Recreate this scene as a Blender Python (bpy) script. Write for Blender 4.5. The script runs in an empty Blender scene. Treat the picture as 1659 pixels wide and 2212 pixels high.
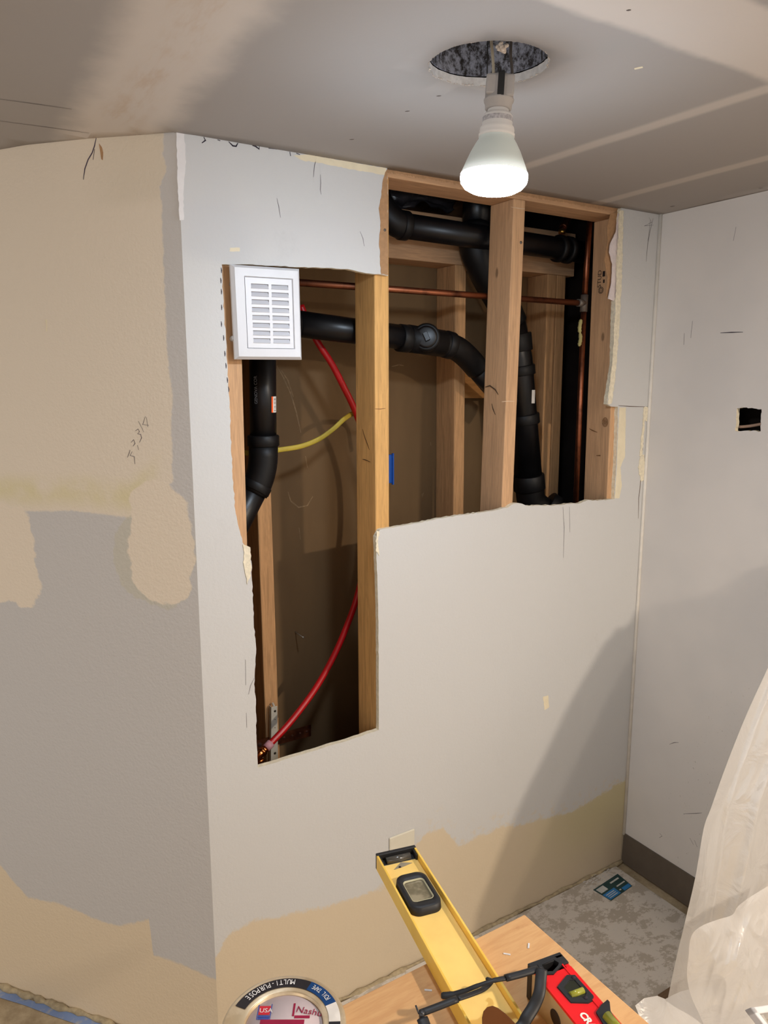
import bpy, bmesh, math, random
from mathutils import Vector, Matrix, noise as mnoise
from mathutils.geometry import delaunay_2d_cdt
random.seed(7)
S = bpy.context.scene
COL = S.collection
H, W = 2.0, 1.3592            # ceiling height, width of the cut-open wall
LA = 0.8946                   # angle of the left wall
# ---------------------------------------------------------------- camera
YAW, PITCH, ROLL = 0.55525, -0.17337, -0.0019
CAMP = Vector((-0.44725, -1.44302, 1.53957)); FPX = 1597.3
f_ = Vector((math.sin(YAW)*math.cos(PITCH), math.cos(YAW)*math.cos(PITCH), math.sin(PITCH)))
r_ = Vector((math.cos(YAW), -math.sin(YAW), 0)); u_ = r_.cross(f_)
r_, u_ = r_*math.cos(ROLL)+u_*math.sin(ROLL), -r_*math.sin(ROLL)+u_*math.cos(ROLL)
cd = bpy.data.cameras.new('camera'); cam = bpy.data.objects.new('camera', cd); COL.objects.link(cam)
cam.matrix_world = Matrix(((r_.x, u_.x, -f_.x, CAMP.x), (r_.y, u_.y, -f_.y, CAMP.y), (r_.z, u_.z, -f_.z, CAMP.z), (0, 0, 0, 1)))
cd.sensor_fit = 'HORIZONTAL'; cd.sensor_width = 36; cd.lens = 36*FPX/1659; cd.clip_start = .02
S.camera = cam
# ---------------------------------------------------------------- light
wd = bpy.data.worlds.new('world'); S.world = wd; wd.use_nodes = True
wd.node_tree.nodes['Background'].inputs[0].default_value = (1.0, .96, .93, 1)
wd.node_tree.nodes['Background'].inputs[1].default_value = .78
def lamp(name, kind, loc, energy, color, size=.05, target=None, **k):
    ld = bpy.data.lights.new(name, kind); ld.energy = energy; ld.color = color
    if kind == 'AREA': ld.size = size
    else: ld.shadow_soft_size = size
    for a, b in k.items(): setattr(ld, a, b)
    o = bpy.data.objects.new(name, ld); COL.objects.link(o); o.location = loc
    if target: o.rotation_euler = (Vector(target)-Vector(loc)).to_track_quat('-Z', 'Y').to_euler()
    return o
lamp('ceiling_lamp_behind', 'AREA', (1.0, -2.0, 1.95), 47, (1, .86, .70), .10, (1.0, -2.0, 0), shape='DISK')
lamp('left_fill_light', 'AREA', (-2.3, -1.5, 1.5), 9, (1, .90, .80), 1.3, (-.25, .3, 1.0))  # soft fill added on the left to brighten the left wall, no lamp known
BULB_W = 170.0
vs = S.view_settings; vs.view_transform = 'Standard'; vs.look = 'None'; vs.exposure = 0.0; vs.gamma = 1.0
vs.use_curve_mapping = False
# ---------------------------------------------------------------- pixel rays -> points on real planes
def ray(px, py): return f_ + r_*((px-829.5)/FPX) - u_*((py-1106)/FPX)
def PY(px, py, Y=0.0):
    d = ray(px, py); return CAMP + d*((Y-CAMP.y)/d.y)
def PX(px, py, X):
    d = ray(px, py); return CAMP + d*((X-CAMP.x)/d.x)
def PZ(px, py, Z):
    d = ray(px, py); return CAMP + d*((Z-CAMP.z)/d.z)
LN = Vector((-math.sin(LA), -math.cos(LA), 0)); LD = Vector((-math.cos(LA), math.sin(LA), 0))
def PL(px, py, off=0.0):
    d = ray(px, py); return CAMP + d*((off-CAMP.dot(LN))/d.dot(LN))
def PD(px, py, depth): return CAMP + ray(px, py)*depth
# ---------------------------------------------------------------- node helpers
class X:
    def __init__(s, t, k): s.t, s.k = t, k
    def _m(s, op, *a, clamp=False):
        n = s.t.nodes.new('ShaderNodeMath'); n.operation = op; n.use_clamp = clamp
        for i, v in enumerate((s,)+a):
            if isinstance(v, X): s.t.links.new(v.k, n.inputs[i])
            else: n.inputs[i].default_value = v
        return X(s.t, n.outputs[0])
    def __add__(s, o): return s._m('ADD', o)
    __radd__ = __add__
    def __sub__(s, o): return s._m('SUBTRACT', o)
    def __rsub__(s, o): return (s*-1)+o
    def __mul__(s, o): return s._m('MULTIPLY', o)
    __rmul__ = __mul__
    def max(s, o): return s._m('MAXIMUM', o)
    def min(s, o): return s._m('MINIMUM', o)
    def abs(s): return s._m('ABSOLUTE')
    def sqrt(s): return s._m('SQRT')
    def step(s, a, b):
        n = s.t.nodes.new('ShaderNodeMapRange'); n.interpolation_type = 'SMOOTHSTEP'
        s.t.links.new(s.k, n.inputs['Value']); n.inputs['From Min'].default_value = a; n.inputs['From Max'].default_value = b
        return X(s.t, n.outputs['Result'])
    def curve(s, pts, lo, hi, olo, ohi):
        """piecewise line through (in, out) points"""
        n = s.t.nodes.new('ShaderNodeFloatCurve'); c = n.mapping.curves[0]
        pts = sorted(((a-lo)/(hi-lo), (b-olo)/(ohi-olo)) for a, b in pts)
        c.points[0].location = pts[0]; c.points[1].location = pts[-1]
        for p in pts[1:-1]: c.points.new(*p)
        for p in c.points: p.handle_type = 'VECTOR'
        n.mapping.update()
        v = (s-lo)*(1/(hi-lo)); s.t.links.new(v.k, n.inputs['Value'])
        return X(s.t, n.outputs[0])*(ohi-olo)+olo
class M:
    """a principled material with helpers"""
    def __init__(s, name, rough=.6, metal=0, spec=.3):
        s.m = bpy.data.materials.new(name); s.m.use_nodes = True; s.t = s.m.node_tree
        s.b = s.t.nodes['Principled BSDF']; s.b.inputs['Roughness'].default_value = rough
        s.b.inputs['Metallic'].default_value = metal; s.b.inputs['Specular IOR Level'].default_value = spec
        s.tc = s.t.nodes.new('ShaderNodeTexCoord').outputs['Object']
    def xyz(s):
        n = s.t.nodes.new('ShaderNodeSeparateXYZ'); s.t.links.new(s.tc, n.inputs[0]); return [X(s.t, o) for o in n.outputs]
    def noise(s, scale, detail=3, rough=.6, stretch=None, dist=0):
        n = s.t.nodes.new('ShaderNodeTexNoise'); n.inputs['Scale'].default_value = scale
        n.inputs['Detail'].default_value = detail; n.inputs['Roughness'].default_value = rough; n.inputs['Distortion'].default_value = dist
        k = s.tc
        if stretch:
            mp = s.t.nodes.new('ShaderNodeMapping'); mp.inputs['Scale'].default_value = stretch; s.t.links.new(k, mp.inputs[0]); k = mp.outputs[0]
        s.t.links.new(k, n.inputs['Vector']); return X(s.t, n.outputs[0])
    def col(s, c):
        n = s.t.nodes.new('ShaderNodeRGB'); n.outputs[0].default_value = (*c, 1); return n.outputs[0]
    def mix(s, a, b, fac):
        n = s.t.nodes.new('ShaderNodeMix'); n.data_type = 'RGBA'
        for v, i in ((a, 6), (b, 7)):
            if isinstance(v, tuple): n.inputs[i].default_value = (*v, 1)
            else: s.t.links.new(v, n.inputs[i])
        if isinstance(fac, X): s.t.links.new(fac.k, n.inputs[0])
        else: n.inputs[0].default_value = fac
        return n.outputs[2]
    def color(s, k):
        if isinstance(k, tuple): s.b.inputs['Base Color'].default_value = (*k, 1)
        else: s.t.links.new(k, s.b.inputs['Base Color'])
        return s
    def bump(s, h, strength=.3, dist=.002):
        n = s.t.nodes.new('ShaderNodeBump'); n.inputs['Strength'].default_value = strength; n.inputs['Distance'].default_value = dist
        s.t.links.new(h.k, n.inputs['Height']); s.t.links.new(n.outputs[0], s.b.inputs['Normal']); return s
def srgb(r, g, b):
    f = lambda c: ((c/255+.055)/1.055)**2.4 if c > 10 else c/255/12.92
    return (f(r), f(g), f(b))
def plain(name, c, rough=.6, metal=0, spec=.3, var=.12, scale=25, bump=0, bscale=200, stretch=None):
    m = M(name, rough, metal, spec); n = m.noise(scale, 3, .6, stretch)
    m.color(m.mix(tuple(v*(1-var) for v in c), tuple(min(1, v*(1+var)) for v in c), n.step(.3, .7)))
    if bump: m.bump(m.noise(bscale, 2), bump, .001)
    return m.m
def wood(name, c, dark=.6, knots=True, axis=2):
    m = M(name, .75, 0, .2); st = [9, 9, 9]; st[axis] = .55; st = tuple(st)
    g = m.noise(9, 5, .65, st, 1.2); fine = m.noise(45, 3, .6, st)
    k = m.mix(tuple(v*dark for v in c), c, (g*.7+fine*.3).step(.36, .62))
    if knots:
        v = m.t.nodes.new('ShaderNodeTexVoronoi'); v.inputs['Scale'].default_value = 5.5
        mp = m.t.nodes.new('ShaderNodeMapping'); st2 = [1.8, 1.8, 1.8]; st2[axis] = .8; mp.inputs['Scale'].default_value = st2
        m.t.links.new(m.tc, mp.inputs[0]); m.t.links.new(mp.outputs[0], v.inputs['Vector'])
        kn = 1-(X(m.t, v.outputs[0])+(m.noise(60)-.5)*.03).step(.03, .075)
        k = m.mix(k, tuple(w*.33 for w in c), kn*.85)
    m.color(k); m.bump(fine, .15, .0008); return m.m
# ---------------------------------------------------------------- mesh helpers
class MB:
    def __init__(s): s.v, s.f, s.mi, s.sm = [], [], [], []
    def add(s, vs, fs, mi=0, smooth=False):
        o = len(s.v); s.v += [Vector(v) for v in vs]
        for f in fs: s.f.append([i+o for i in f]); s.mi.append(mi); s.sm.append(smooth)
        return s
    def hexa(s, p, mi=0):   # 8 points: bottom ring 0-3, top ring 4-7
        return s.add(p, [(3, 2, 1, 0), (4, 5, 6, 7), (0, 1, 5, 4), (1, 2, 6, 5), (2, 3, 7, 6), (3, 0, 4, 7)], mi)
    def box(s, lo, hi, mi=0):
        a, b, c = lo; d, e, f = hi
        return s.hexa([(a, b, c), (d, b, c), (d, e, c), (a, e, c), (a, b, f), (d, b, f), (d, e, f), (a, e, f)], mi)
    def fbox(s, o, A, B, C, a, b, c, mi=0):   # box in a frame o + A,B,C with ranges a,b,c
        q = lambda i, j, k: o+A*i+B*j+C*k
        return s.hexa([q(a[0], b[0], c[0]), q(a[1], b[0], c[0]), q(a[1], b[1], c[0]), q(a[0], b[1], c[0]),
                       q(a[0], b[0], c[1]), q(a[1], b[0], c[1]), q(a[1], b[1], c[1]), q(a[0], b[1], c[1])], mi)
    def tube(s, path, rad, n=24, cap=True, mi=0, flat=None, up=None):
        path = [Vector(p) for p in path]; rads = rad if isinstance(rad, (list, tuple)) else [rad]*len(path)
        rings = []; prev = None
        for i, p in enumerate(path):
            t = (path[min(i+1, len(path)-1)]-path[max(i-1, 0)]).normalized()
            if prev is None:
                a = Vector(up) if up else (Vector((0, 0, 1)) if abs(t.z) < .9 else Vector((1, 0, 0)))
            else: a = prev
            a = (a-t*a.dot(t)).normalized(); prev = a; b = t.cross(a)
            rr = rads[i]
            rings.append([p+a*(math.cos(2*math.pi*j/n)*rr*(flat or 1))+b*(math.sin(2*math.pi*j/n)*rr) for j in range(n)])
        vs = [v for r in rings for v in r]; fs = []
        for i in range(len(rings)-1):
            for j in range(n): fs.append((i*n+j, i*n+(j+1) % n, (i+1)*n+(j+1) % n, (i+1)*n+j))
        s.add(vs, fs, mi, True)
        if cap:
            o = len(s.v)-len(vs)
            s.f.append([o+j for j in range(n)][::-1]); s.mi.append(mi); s.sm.append(False)
            s.f.append([o+(len(rings)-1)*n+j for j in range(n)]); s.mi.append(mi); s.sm.append(False)
        return s
    def lathe(s, prof, o=(0, 0, 0), A=Vector((0, 0, 1)), n=48, mi=0, cap=True):   # prof: (r, h) along A
        A = Vector(A).normalized(); o = Vector(o); B = A.orthogonal().normalized(); C = A.cross(B); vs = []; fs = []
        for r, h in prof:
            for j in range(n):
                w = 2*math.pi*j/n; vs.append(o+A*h+B*(r*math.cos(w))+C*(r*math.sin(w)))
        m = len(prof)
        for i in range(m-1):
            for j in range(n): fs.append((i*n+j, i*n+(j+1) % n, (i+1)*n+(j+1) % n, (i+1)*n+j))
        s.add(vs, fs, mi, True)
        if cap:
            q = len(s.v)-len(vs)
            for k, rev in ((0, True), (m-1, False)):
                if prof[k][0] > 1e-5:
                    l = [q+k*n+j for j in range(n)]; s.f.append(l[::-1] if rev else l); s.mi.append(mi); s.sm.append(False)
        return s
    def prism(s, poly, ext, mi=0, smi=None):    # planar polygon (3d points) pushed along ext
        poly = [Vector(p) for p in poly]; ext = Vector(ext); n = len(poly)
        o = len(s.v); s.v += poly+[p+ext for p in poly]
        s.f.append([o+i for i in range(n)]); s.f.append([o+n+i for i in range(n)][::-1]); s.mi += [mi, mi]; s.sm += [False, False]
        for i in range(n): s.f.append([o+i, o+n+i, o+n+(i+1) % n, o+(i+1) % n]); s.mi.append(mi if smi is None else smi); s.sm.append(False)
        return s
    def ribbon(s, pts, nrm, w, mi=0):
        pts = [Vector(p) for p in pts]; nrm = Vector(nrm); vs = []
        for i, p in enumerate(pts):
            t = (pts[min(i+1, len(pts)-1)]-pts[max(i-1, 0)]).normalized(); b = t.cross(nrm).normalized()
            ww = w*(.45 if i in (0, len(pts)-1) else 1)/2
            vs += [p+b*ww, p-b*ww]
        n = len(pts); lo = [v-nrm*.0002 for v in vs]
        s.add(vs+lo, [(2*i, 2*i+1, 2*i+3, 2*i+2) for i in range(n-1)]+[(2*n+2*i, 2*n+2*i+2, 2*n+2*i+3, 2*n+2*i+1) for i in range(n-1)], mi)
        return s
def put(name, mb, mats, parent=None, loc=None, bevel=0, **props):
    """one mesh object; world-space vertices are moved to the parent's / own origin"""
    o0 = Vector(parent.matrix_basis.translation if parent else (loc if loc is not None else (0, 0, 0)))
    if parent and parent.parent: o0 = o0+parent.parent.matrix_basis.translation
    me = bpy.data.meshes.new(name); me.from_pydata([v-o0 for v in mb.v], [], mb.f)
    bm = bmesh.new(); bm.from_mesh(me); bmesh.ops.recalc_face_normals(bm, faces=bm.faces); bm.to_mesh(me); bm.free()
    me.polygons.foreach_set('material_index', mb.mi); me.polygons.foreach_set('use_smooth', mb.sm)
    for m in (mats if isinstance(mats, (list, tuple)) else [mats]): me.materials.append(m)
    o = bpy.data.objects.new(name, me); COL.objects.link(o)
    if parent: o.parent = parent
    elif loc is not None: o.location = loc
    if bevel:
        b = o.modifiers.new('bevel', 'BEVEL'); b.width = bevel; b.segments = 2; b.limit_method = 'ANGLE'; b.angle_limit = math.radians(40)
    for k, v in props.items(): o[k] = v
    return o
def thing(name, label, cat, loc, group=None):
    o = bpy.data.objects.new(name, None); COL.objects.link(o); o.location = loc; o.empty_display_size = .05
    o['label'] = label; o['category'] = cat
    if group: o['group'] = group
    return o
def struct(name, mb, mats, **k): return put(name, mb, mats, kind='structure', **k)
def ragged(pts, step=.012, amp=.0008, seed=0):
    rnd = random.Random(seed); out = []
    for a, b in zip(pts[:-1], pts[1:]):
        a, b = Vector(a), Vector(b); n = max(1, int((b-a).length/step))
        for i in range(n):
            p = a.lerp(b, i/n)
            if i: p = p+Vector((rnd.uniform(-amp, amp), rnd.uniform(-amp, amp)))
            out.append(p)
    return out
def inside(p, poly):
    c = False; j = len(poly)-1
    for i in range(len(poly)):
        a, b = poly[i], poly[j]
        if (a[1] > p[1]) != (b[1] > p[1]) and p[0] < (b[0]-a[0])*(p[1]-a[1])/(b[1]-a[1])+a[0]: c = not c
        j = i
    return c
def sheet(mb, outer, holes, to3, thick, grid=None, zoff=None):
    """slab from a 2-d outline with holes: front, back (slot 0) and edges (slot 1)"""
    loops = [list(outer)]+[list(h) for h in holes]; pts = []; ed = []
    for l in loops:
        o = len(pts); pts += [Vector(p) for p in l]; ed += [(o+i, o+(i+1) % len(l)) for i in range(len(l))]
    if grid:
        xs = [p[0] for p in outer]; ys = [p[1] for p in outer]
        x = min(xs)+grid/2
        while x < max(xs):
            y = min(ys)+grid/2
            while y < max(ys):
                q = (x, y)
                if inside(q, outer) and not any(inside(q, h) for h in holes): pts.append(Vector(q))
                y += grid
            x += grid
    vs, es, fs, *_ = delaunay_2d_cdt(pts, ed, [], 0, 1e-6)
    keep = []
    for f in fs:
        c = sum((vs[i] for i in f), Vector((0, 0)))/len(f)
        if inside(c, outer) and not any(inside(c, h) for h in holes): keep.append(list(f))
    n = len(vs); A = [to3(v, 0) for v in vs]; B = [to3(v, thick) for v in vs]
    if zoff: A = [p+zoff(p) for p in A]; B = [p+zoff(p) for p in B]
    mb.add(A+B, keep+[[i+n for i in f][::-1] for f in keep], 0, bool(grid))
    cnt = {}
    for f in keep:
        for i in range(len(f)):
            e = (f[i], f[(i+1) % len(f)]); cnt[e] = 1
    o = len(mb.v)-2*n
    for (a, b) in cnt:
        if (b, a) not in cnt: mb.f.append([o+b, o+a, o+a+n, o+b+n]); mb.mi.append(1); mb.sm.append(False)
    return mb
def arc(a, b, c, n=8):   # quadratic bend
    a, b, c = Vector(a), Vector(b), Vector(c); return [a*(1-t)**2+b*(2*t*(1-t))+c*t*t for t in [i/n for i in range(n+1)]]
def smoothpath(pts, n=8):
    pts = [Vector(p) for p in pts]; P = [pts[0]*2-pts[1]]+pts+[pts[-1]*2-pts[-2]]; out = []
    for i in range(1, len(P)-2):
        p0, p1, p2, p3 = P[i-1:i+3]
        for k in range(n):
            t = k/n; out.append(.5*((2*p1)+(p2-p0)*t+(2*p0-5*p1+4*p2-p3)*t*t+(3*p1-p0-3*p2+p3)*t**3))
    return out+[pts[-1]]
def text_mesh(body, size, o, A, B, mb=None, mi=0, align='LEFT', depth=.0003, shear=0, sx=1, bold=0):
    """flat lettering: baseline along A, letters rise along B, extruded a hair"""
    cu = bpy.data.curves.new('lettering', 'FONT'); cu.body = body; cu.size = size; cu.align_x = align; cu.shear = shear; cu.resolution_u = 3; cu.offset = bold
    ob = bpy.data.objects.new('lettering', cu); me = bpy.data.meshes.new_from_object(ob)
    mb = mb or MB(); A = Vector(A).normalized(); B = Vector(B).normalized(); N = A.cross(B)*depth; o = Vector(o)
    mb.add([o+A*(v.co.x*sx)+B*v.co.y+N for v in me.vertices], [list(p.vertices) for p in me.polygons], mi)
    bpy.data.objects.remove(ob); bpy.data.curves.remove(cu); bpy.data.meshes.remove(me); return mb
# ---------------------------------------------------------------- materials
PAINT = srgb(201, 200, 198); COMP = srgb(208, 192, 166); GREYP = srgb(199, 195, 191); DRY = srgb(163, 157, 152)
gyps = plain('gypsum_edge', srgb(226, 216, 192), .9, var=.1, scale=120, bump=.4, bscale=400)
paper = plain('torn_brown_paper', srgb(170, 132, 96), .9, var=.1, scale=90, bump=.2, bscale=300)
kraft = plain('brown_paper', srgb(112, 88, 60), .8, spec=.25, var=.06, scale=6, stretch=(2, 2, .6), bump=.05, bscale=120)
marker = plain('dark_marker', srgb(45, 38, 48), .8, var=.1)
pencil = plain('pencil_grey', srgb(104, 98, 100), .8, var=.1)
dark = plain('dark_void', srgb(34, 28, 25), .95, var=.2, scale=8, spec=.05)  # dark colour standing in for the shade inside hollow spaces
lumber = wood('stud_lumber', srgb(208, 166, 126), .76)
lumber_y = wood('yellow_lumber', srgb(214, 166, 104), .74, knots=False)
lumber_d = wood('old_lumber', srgb(200, 154, 108), .7)
plate_w = wood('plate_lumber', srgb(200, 158, 120), .75, axis=0)
brace_w = wood('brace_lumber', srgb(190, 136, 80), .75, axis=0)
absm = M('black_plastic_pipe', .36, 0, .38); absm.color(absm.mix(srgb(9, 9, 11), srgb(20, 20, 23), absm.noise(9, 4).step(.4, .75))); absm = absm.m
absd = plain('black_fitting', srgb(11, 11, 13), .5, spec=.3, var=.25, scale=40)
copper = M('copper', .42, 1.0); copper.color(copper.mix(srgb(156, 98, 72), srgb(98, 62, 48), copper.noise(14, 4).step(.42, .7))); copper = copper.m
solder = plain('grey_solder', srgb(120, 112, 104), .5, .6)
redpex = plain('red_tube', srgb(176, 12, 20), .35, spec=.5, var=.06)
yellowc = plain('yellow_sheath', srgb(186, 164, 62), .5, var=.08)
bluep = plain('blue_plastic', srgb(24, 82, 170), .45, var=.06)
white = plain('white_plastic', srgb(214, 214, 217), .4, spec=.4, var=.015)
greyslot = plain('vent_slot', srgb(192, 192, 197), .5, var=.02)
galv = plain('galvanised_white', srgb(206, 202, 190), .45, .2, var=.06)
blackp = plain('black_rubber', srgb(34, 34, 36), .5, var=.15, spec=.4)
# ---------------------------------------------------------------- the cut-open wall
HOLE_R = [(1343, 449), (1338, 470), (1339, 500), (1334, 560), (1333, 640), (1328, 650), (1326, 720), (1324, 790), (1317, 830), (1311, 873),
          (1320, 878), (1335, 879), (1334, 940), (1332, 1000), (1329, 1040), (1327, 1078)]
HOLE_B = [(1290, 1082), (1270, 1080), (1250, 1088), (1225, 1088), (1210, 1091), (1180, 1092), (1140, 1093), (1122, 1087), (1110, 1088), (1098, 1096), (1050, 1106), (1000, 1112), (930, 1124), (870, 1136), (842, 1140), (812, 1145)]
HOLE_S = [(812, 1160), (814, 1220), (817, 1320), (818, 1440), (818, 1500), (818, 1577), (760, 1597), (700, 1615), (640, 1633), (600, 1646), (557, 1658)]
HOLE_L = [(554, 1590), (553, 1520), (549, 1478), (552, 1420), (553, 1395), (548, 1340), (545, 1260), (543, 1212), (538, 1200), (538, 1186), (524, 1172), (516, 1140), (508, 1100), (501, 1000), (497, 900),
          (496, 880), (493, 830), (489, 760), (485, 690), (480, 620), (479, 571)]
HOLE_T = [(520, 571), (590, 574), (650, 577), (700, 579), (750, 581), (790, 590), (818, 592), (838, 596)]
HOLE_U = [(837, 520), (838, 430), (836, 363)]
xz = lambda p: Vector((PY(*p).x, PY(*p).z))
top = lambda v: Vector((v.x, H+.004))
e1 = [xz(p) for p in HOLE_R]; e1[0] = top(e1[0])
e2 = [xz(p) for p in HOLE_B+HOLE_S]; e3 = [xz(p) for p in HOLE_L]; e4 = [xz(p) for p in HOLE_T]; e5 = [xz(p) for p in HOLE_U]; e5[-1] = top(e5[-1])
outline = [Vector((0, 0)), Vector((W, 0)), Vector((W, H+.004))]
outline += ragged([outline[-1]]+e1[:1], 1, 0)[1:]+ragged(e1+e2[:1], .008, .0014, 1)+ragged(e2[:len(HOLE_B)], .008, .0013, 2)
outline += ragged(e2[len(HOLE_B)-1:]+e3[:1], .012, .0007, 3)[1:]+ragged(e3+e4[:1], .008, .0012, 4)+ragged(e4+e5[:1], .008, .0008, 5)
outline += ragged(e5, .008, .0008, 6)+[e5[-1], Vector((0, H+.004))]
BND = [(440, 2075), (470, 2058), (500, 2012), (560, 1986), (640, 1974), (780, 1938), (830, 1913), (870, 1868), (913, 1806), (957, 1789), (974, 1811), (991, 1828), (1030, 1808), (1085, 1786), (1127, 1783), (1182, 1767), (1240, 1752), (1290, 1722), (1345, 1688)]
m = M('back_wall_paint', .62, 0, .25); x, y, z = m.xyz()
nz = (m.noise(28, 5, .7)-.5)*.05+(m.noise(160, 3)-.5)*.012
bz = x.curve([(max(0, min(W, xz(p).x)), xz(p).y) for p in BND], 0, W, 0, 1)
low = (bz-z+nz).step(-.006, .006)
halo = (bz-z+nz*3+.02).step(-.05, .02)*m.noise(45, 4).step(.5, .62)*x.step(.45, .7)*.5
k = m.mix(PAINT, COMP, low.max(halo))
k = m.mix(k, srgb(196, 186, 146), low*(x.step(.85, 1.2))*(z.step(.0, .25))*.8)
k = m.mix(k, srgb(150, 146, 144), m.noise(7, 6, .7).step(.62, .8)*.18)
# dark, smudged finger marks on the upper part
k = m.mix(k, srgb(128, 126, 130), m.noise(14, 5, .75, (1.6, 1, .5)).step(.66, .78)*z.step(1.7, 1.8)*(1-(x-.3).abs().step(.05, .16))*.55)
m.color(k); m.bump((m.noise(150, 2)+m.noise(60, 2)*.7), .35, .0016)
wallmat = m.m
mb = MB(); sheet(mb, outline, [], lambda v, d: Vector((v.x, d, v.y)), .0127)
wall_back = struct('wall_back', mb, [wallmat, gyps])
# torn paper face, plaster skim and marks on the wall
def patch(name, px, Yo, th, mat, parent, amp=.0009, seed=1, proj=PY, nrm=(0, -1, 0), label=None):
    P = [proj(*p, Yo) for p in px]; A = (P[1]-P[0]).normalized(); nrm = Vector(nrm); B = nrm.cross(A)
    two = [Vector(((p-P[0]).dot(A), (p-P[0]).dot(B))) for p in P]; two.append(two[0])
    rg = ragged(two, .006, amp, seed)
    mb = MB(); sheet(mb, rg, [], lambda v, d: P[0]+A*v.x+B*v.y+nrm*d, th)
    k = {'label': label} if label else {}
    return put(name, mb, [mat, mat], parent, **k)
patch('torn_paper', [(836, 366), (838, 430), (837.5, 520), (838, 594), (823, 592), (821, 560), (819, 520), (822, 480), (818, 450), (824, 420), (826, 395), (832, 372)], -.0003, .0004, paper, wall_back, seed=3, label='torn brown paper strip beside the upper opening')
patch('torn_paper', [(1318, 462), (1340, 455), (1338, 500), (1330, 560), (1332, 640), (1325, 652), (1308, 640), (1312, 600), (1305, 560), (1312, 520), (1311, 490)], .0115, .0008, paper, wall_back, seed=4)
patch('exposed_gypsum', [(1334, 462), (1344, 455), (1341, 520), (1338, 640), (1324, 650), (1313, 646), (1320, 610), (1322, 570), (1315, 545), (1318, 525), (1330, 500), (1332, 480)], .006, .0018, plain('pink_white_gypsum', srgb(222, 210, 208), .9, var=.06, scale=80, bump=.3), wall_back, seed=5)
cream = plain('cream_compound', srgb(226, 214, 186), .85, var=.05)
patch('plaster_patch', [(634, 336), (664, 334), (834, 363), (833, 379), (760, 366), (690, 352), (655, 347)], -.0001, .0003, cream, wall_back, seed=6)
patch('plaster_patch', [(1338, 880), (1352, 880), (1350, 985), (1340, 1010), (1343, 1050), (1338, 1076), (1328, 1077), (1333, 1000), (1335, 940)], -.0001, .0003, cream, wall_back, seed=7)
patch('plaster_patch', [(381, 286), (398, 289), (402, 350), (396, 420), (397, 475), (388, 476), (384, 400)], -.0001, .0003, plain('white_compound', srgb(226, 222, 220), .85, var=.04), wall_back, seed=8)
patch('plaster_patch', [(497, 535), (518, 535), (518, 543), (496, 543)], -.0001, .0003, cream, wall_back, amp=.0006, seed=9)
patch('plaster_patch', [(1173, 1505), (1184, 1502), (1186, 1528), (1176, 1534)], -.0001, .0003, cream, wall_back, seed=10)
for i, q in enumerate([[(1338, 455), (1346, 455), (1344, 560), (1338, 700), (1328, 820), (1320, 872), (1312, 872), (1322, 780), (1330, 640), (1334, 540)],
                       [(524, 1176), (540, 1182), (543, 1230), (534, 1262), (527, 1225)], [(812, 1146), (819, 1148), (816, 1175), (818, 1200), (811, 1190)],
                       [(1390, 880), (1400, 878), (1399, 912), (1392, 908), (1387, 985), (1381, 985), (1388, 915)],
                       [(1383, 985), (1391, 982), (1394, 1020), (1400, 1030), (1384, 1040), (1378, 1010)]]):
    patch('crumbled_edge', q, -.0003, .0015, gyps, wall_back, amp=.0018, seed=20+i)
mb = MB(); n0 = Vector((0, -1, 0))
for px, py in [(478, 584), (477, 606), (478, 630), (478.5, 664), (478, 700), (483, 730), (485.5, 764), (488, 790), (491, 821), (494, 841)]:
    mb.ribbon([PY(px-.3, py-6, -.0004), PY(px+.5, py, -.0004), PY(px+.3, py+6, -.0004)], n0, .0021)
for st in [[(440, 296), (444, 303), (436, 309)], [(470, 302), (476, 304)], [(494, 306), (503, 315), (510, 316), (514, 309)], [(545, 314), (552, 316), (560, 322), (560, 314)], [(626, 328), (628, 337)], [(640, 331), (648, 334)], [(580, 320), (598, 322)]]:
    mb.ribbon([PY(*p, -.0004) for p in st], n0, .003)
put('marker_lines', mb, marker, wall_back)
mb = MB()
for st in [[(684, 340), (680, 355), (678, 370), (677, 383)], [(692, 377), (693, 395), (692, 410), (694, 420)], [(598, 428), (602, 445), (606, 470)], [(778, 500), (784, 515), (787, 532)], [(1402, 470), (1408, 480), (1392, 488), (1412, 486)], [(1411, 472), (1404, 500), (1399, 530), (1396, 565)], [(1405, 475), (1400, 520)],
           [(1216, 1095), (1219, 1140), (1217, 1205)], [(1230, 1095), (1231, 1150)], [(537, 1500), (541, 1482), (549, 1465)], [(530, 1425), (531, 1480)], [(532, 1540), (533, 1572)]]:
    mb.ribbon([PY(*p, -.0004) for p in st], n0, .0013)
put('pencil_marks', mb, pencil, wall_back)
mb = MB()
for st in [[(1336, 876), (1360, 878), (1400, 879)], [(1398, 880), (1391, 915), (1389, 960), (1386, 1000)], [(1386, 1010), (1383, 1050), (1380, 1075), (1379, 1120)]]:
    mb.ribbon([PY(*p, -.0004) for p in st], n0, .002)
for st in [[(1388, 1015), (1390, 1030)]]: mb.ribbon([PY(*p, -.0006) for p in st+[(1389, 1036)]], n0, .006)
put('crack', mb, plain('crack_dark', srgb(92, 70, 56), .9), wall_back)
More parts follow.
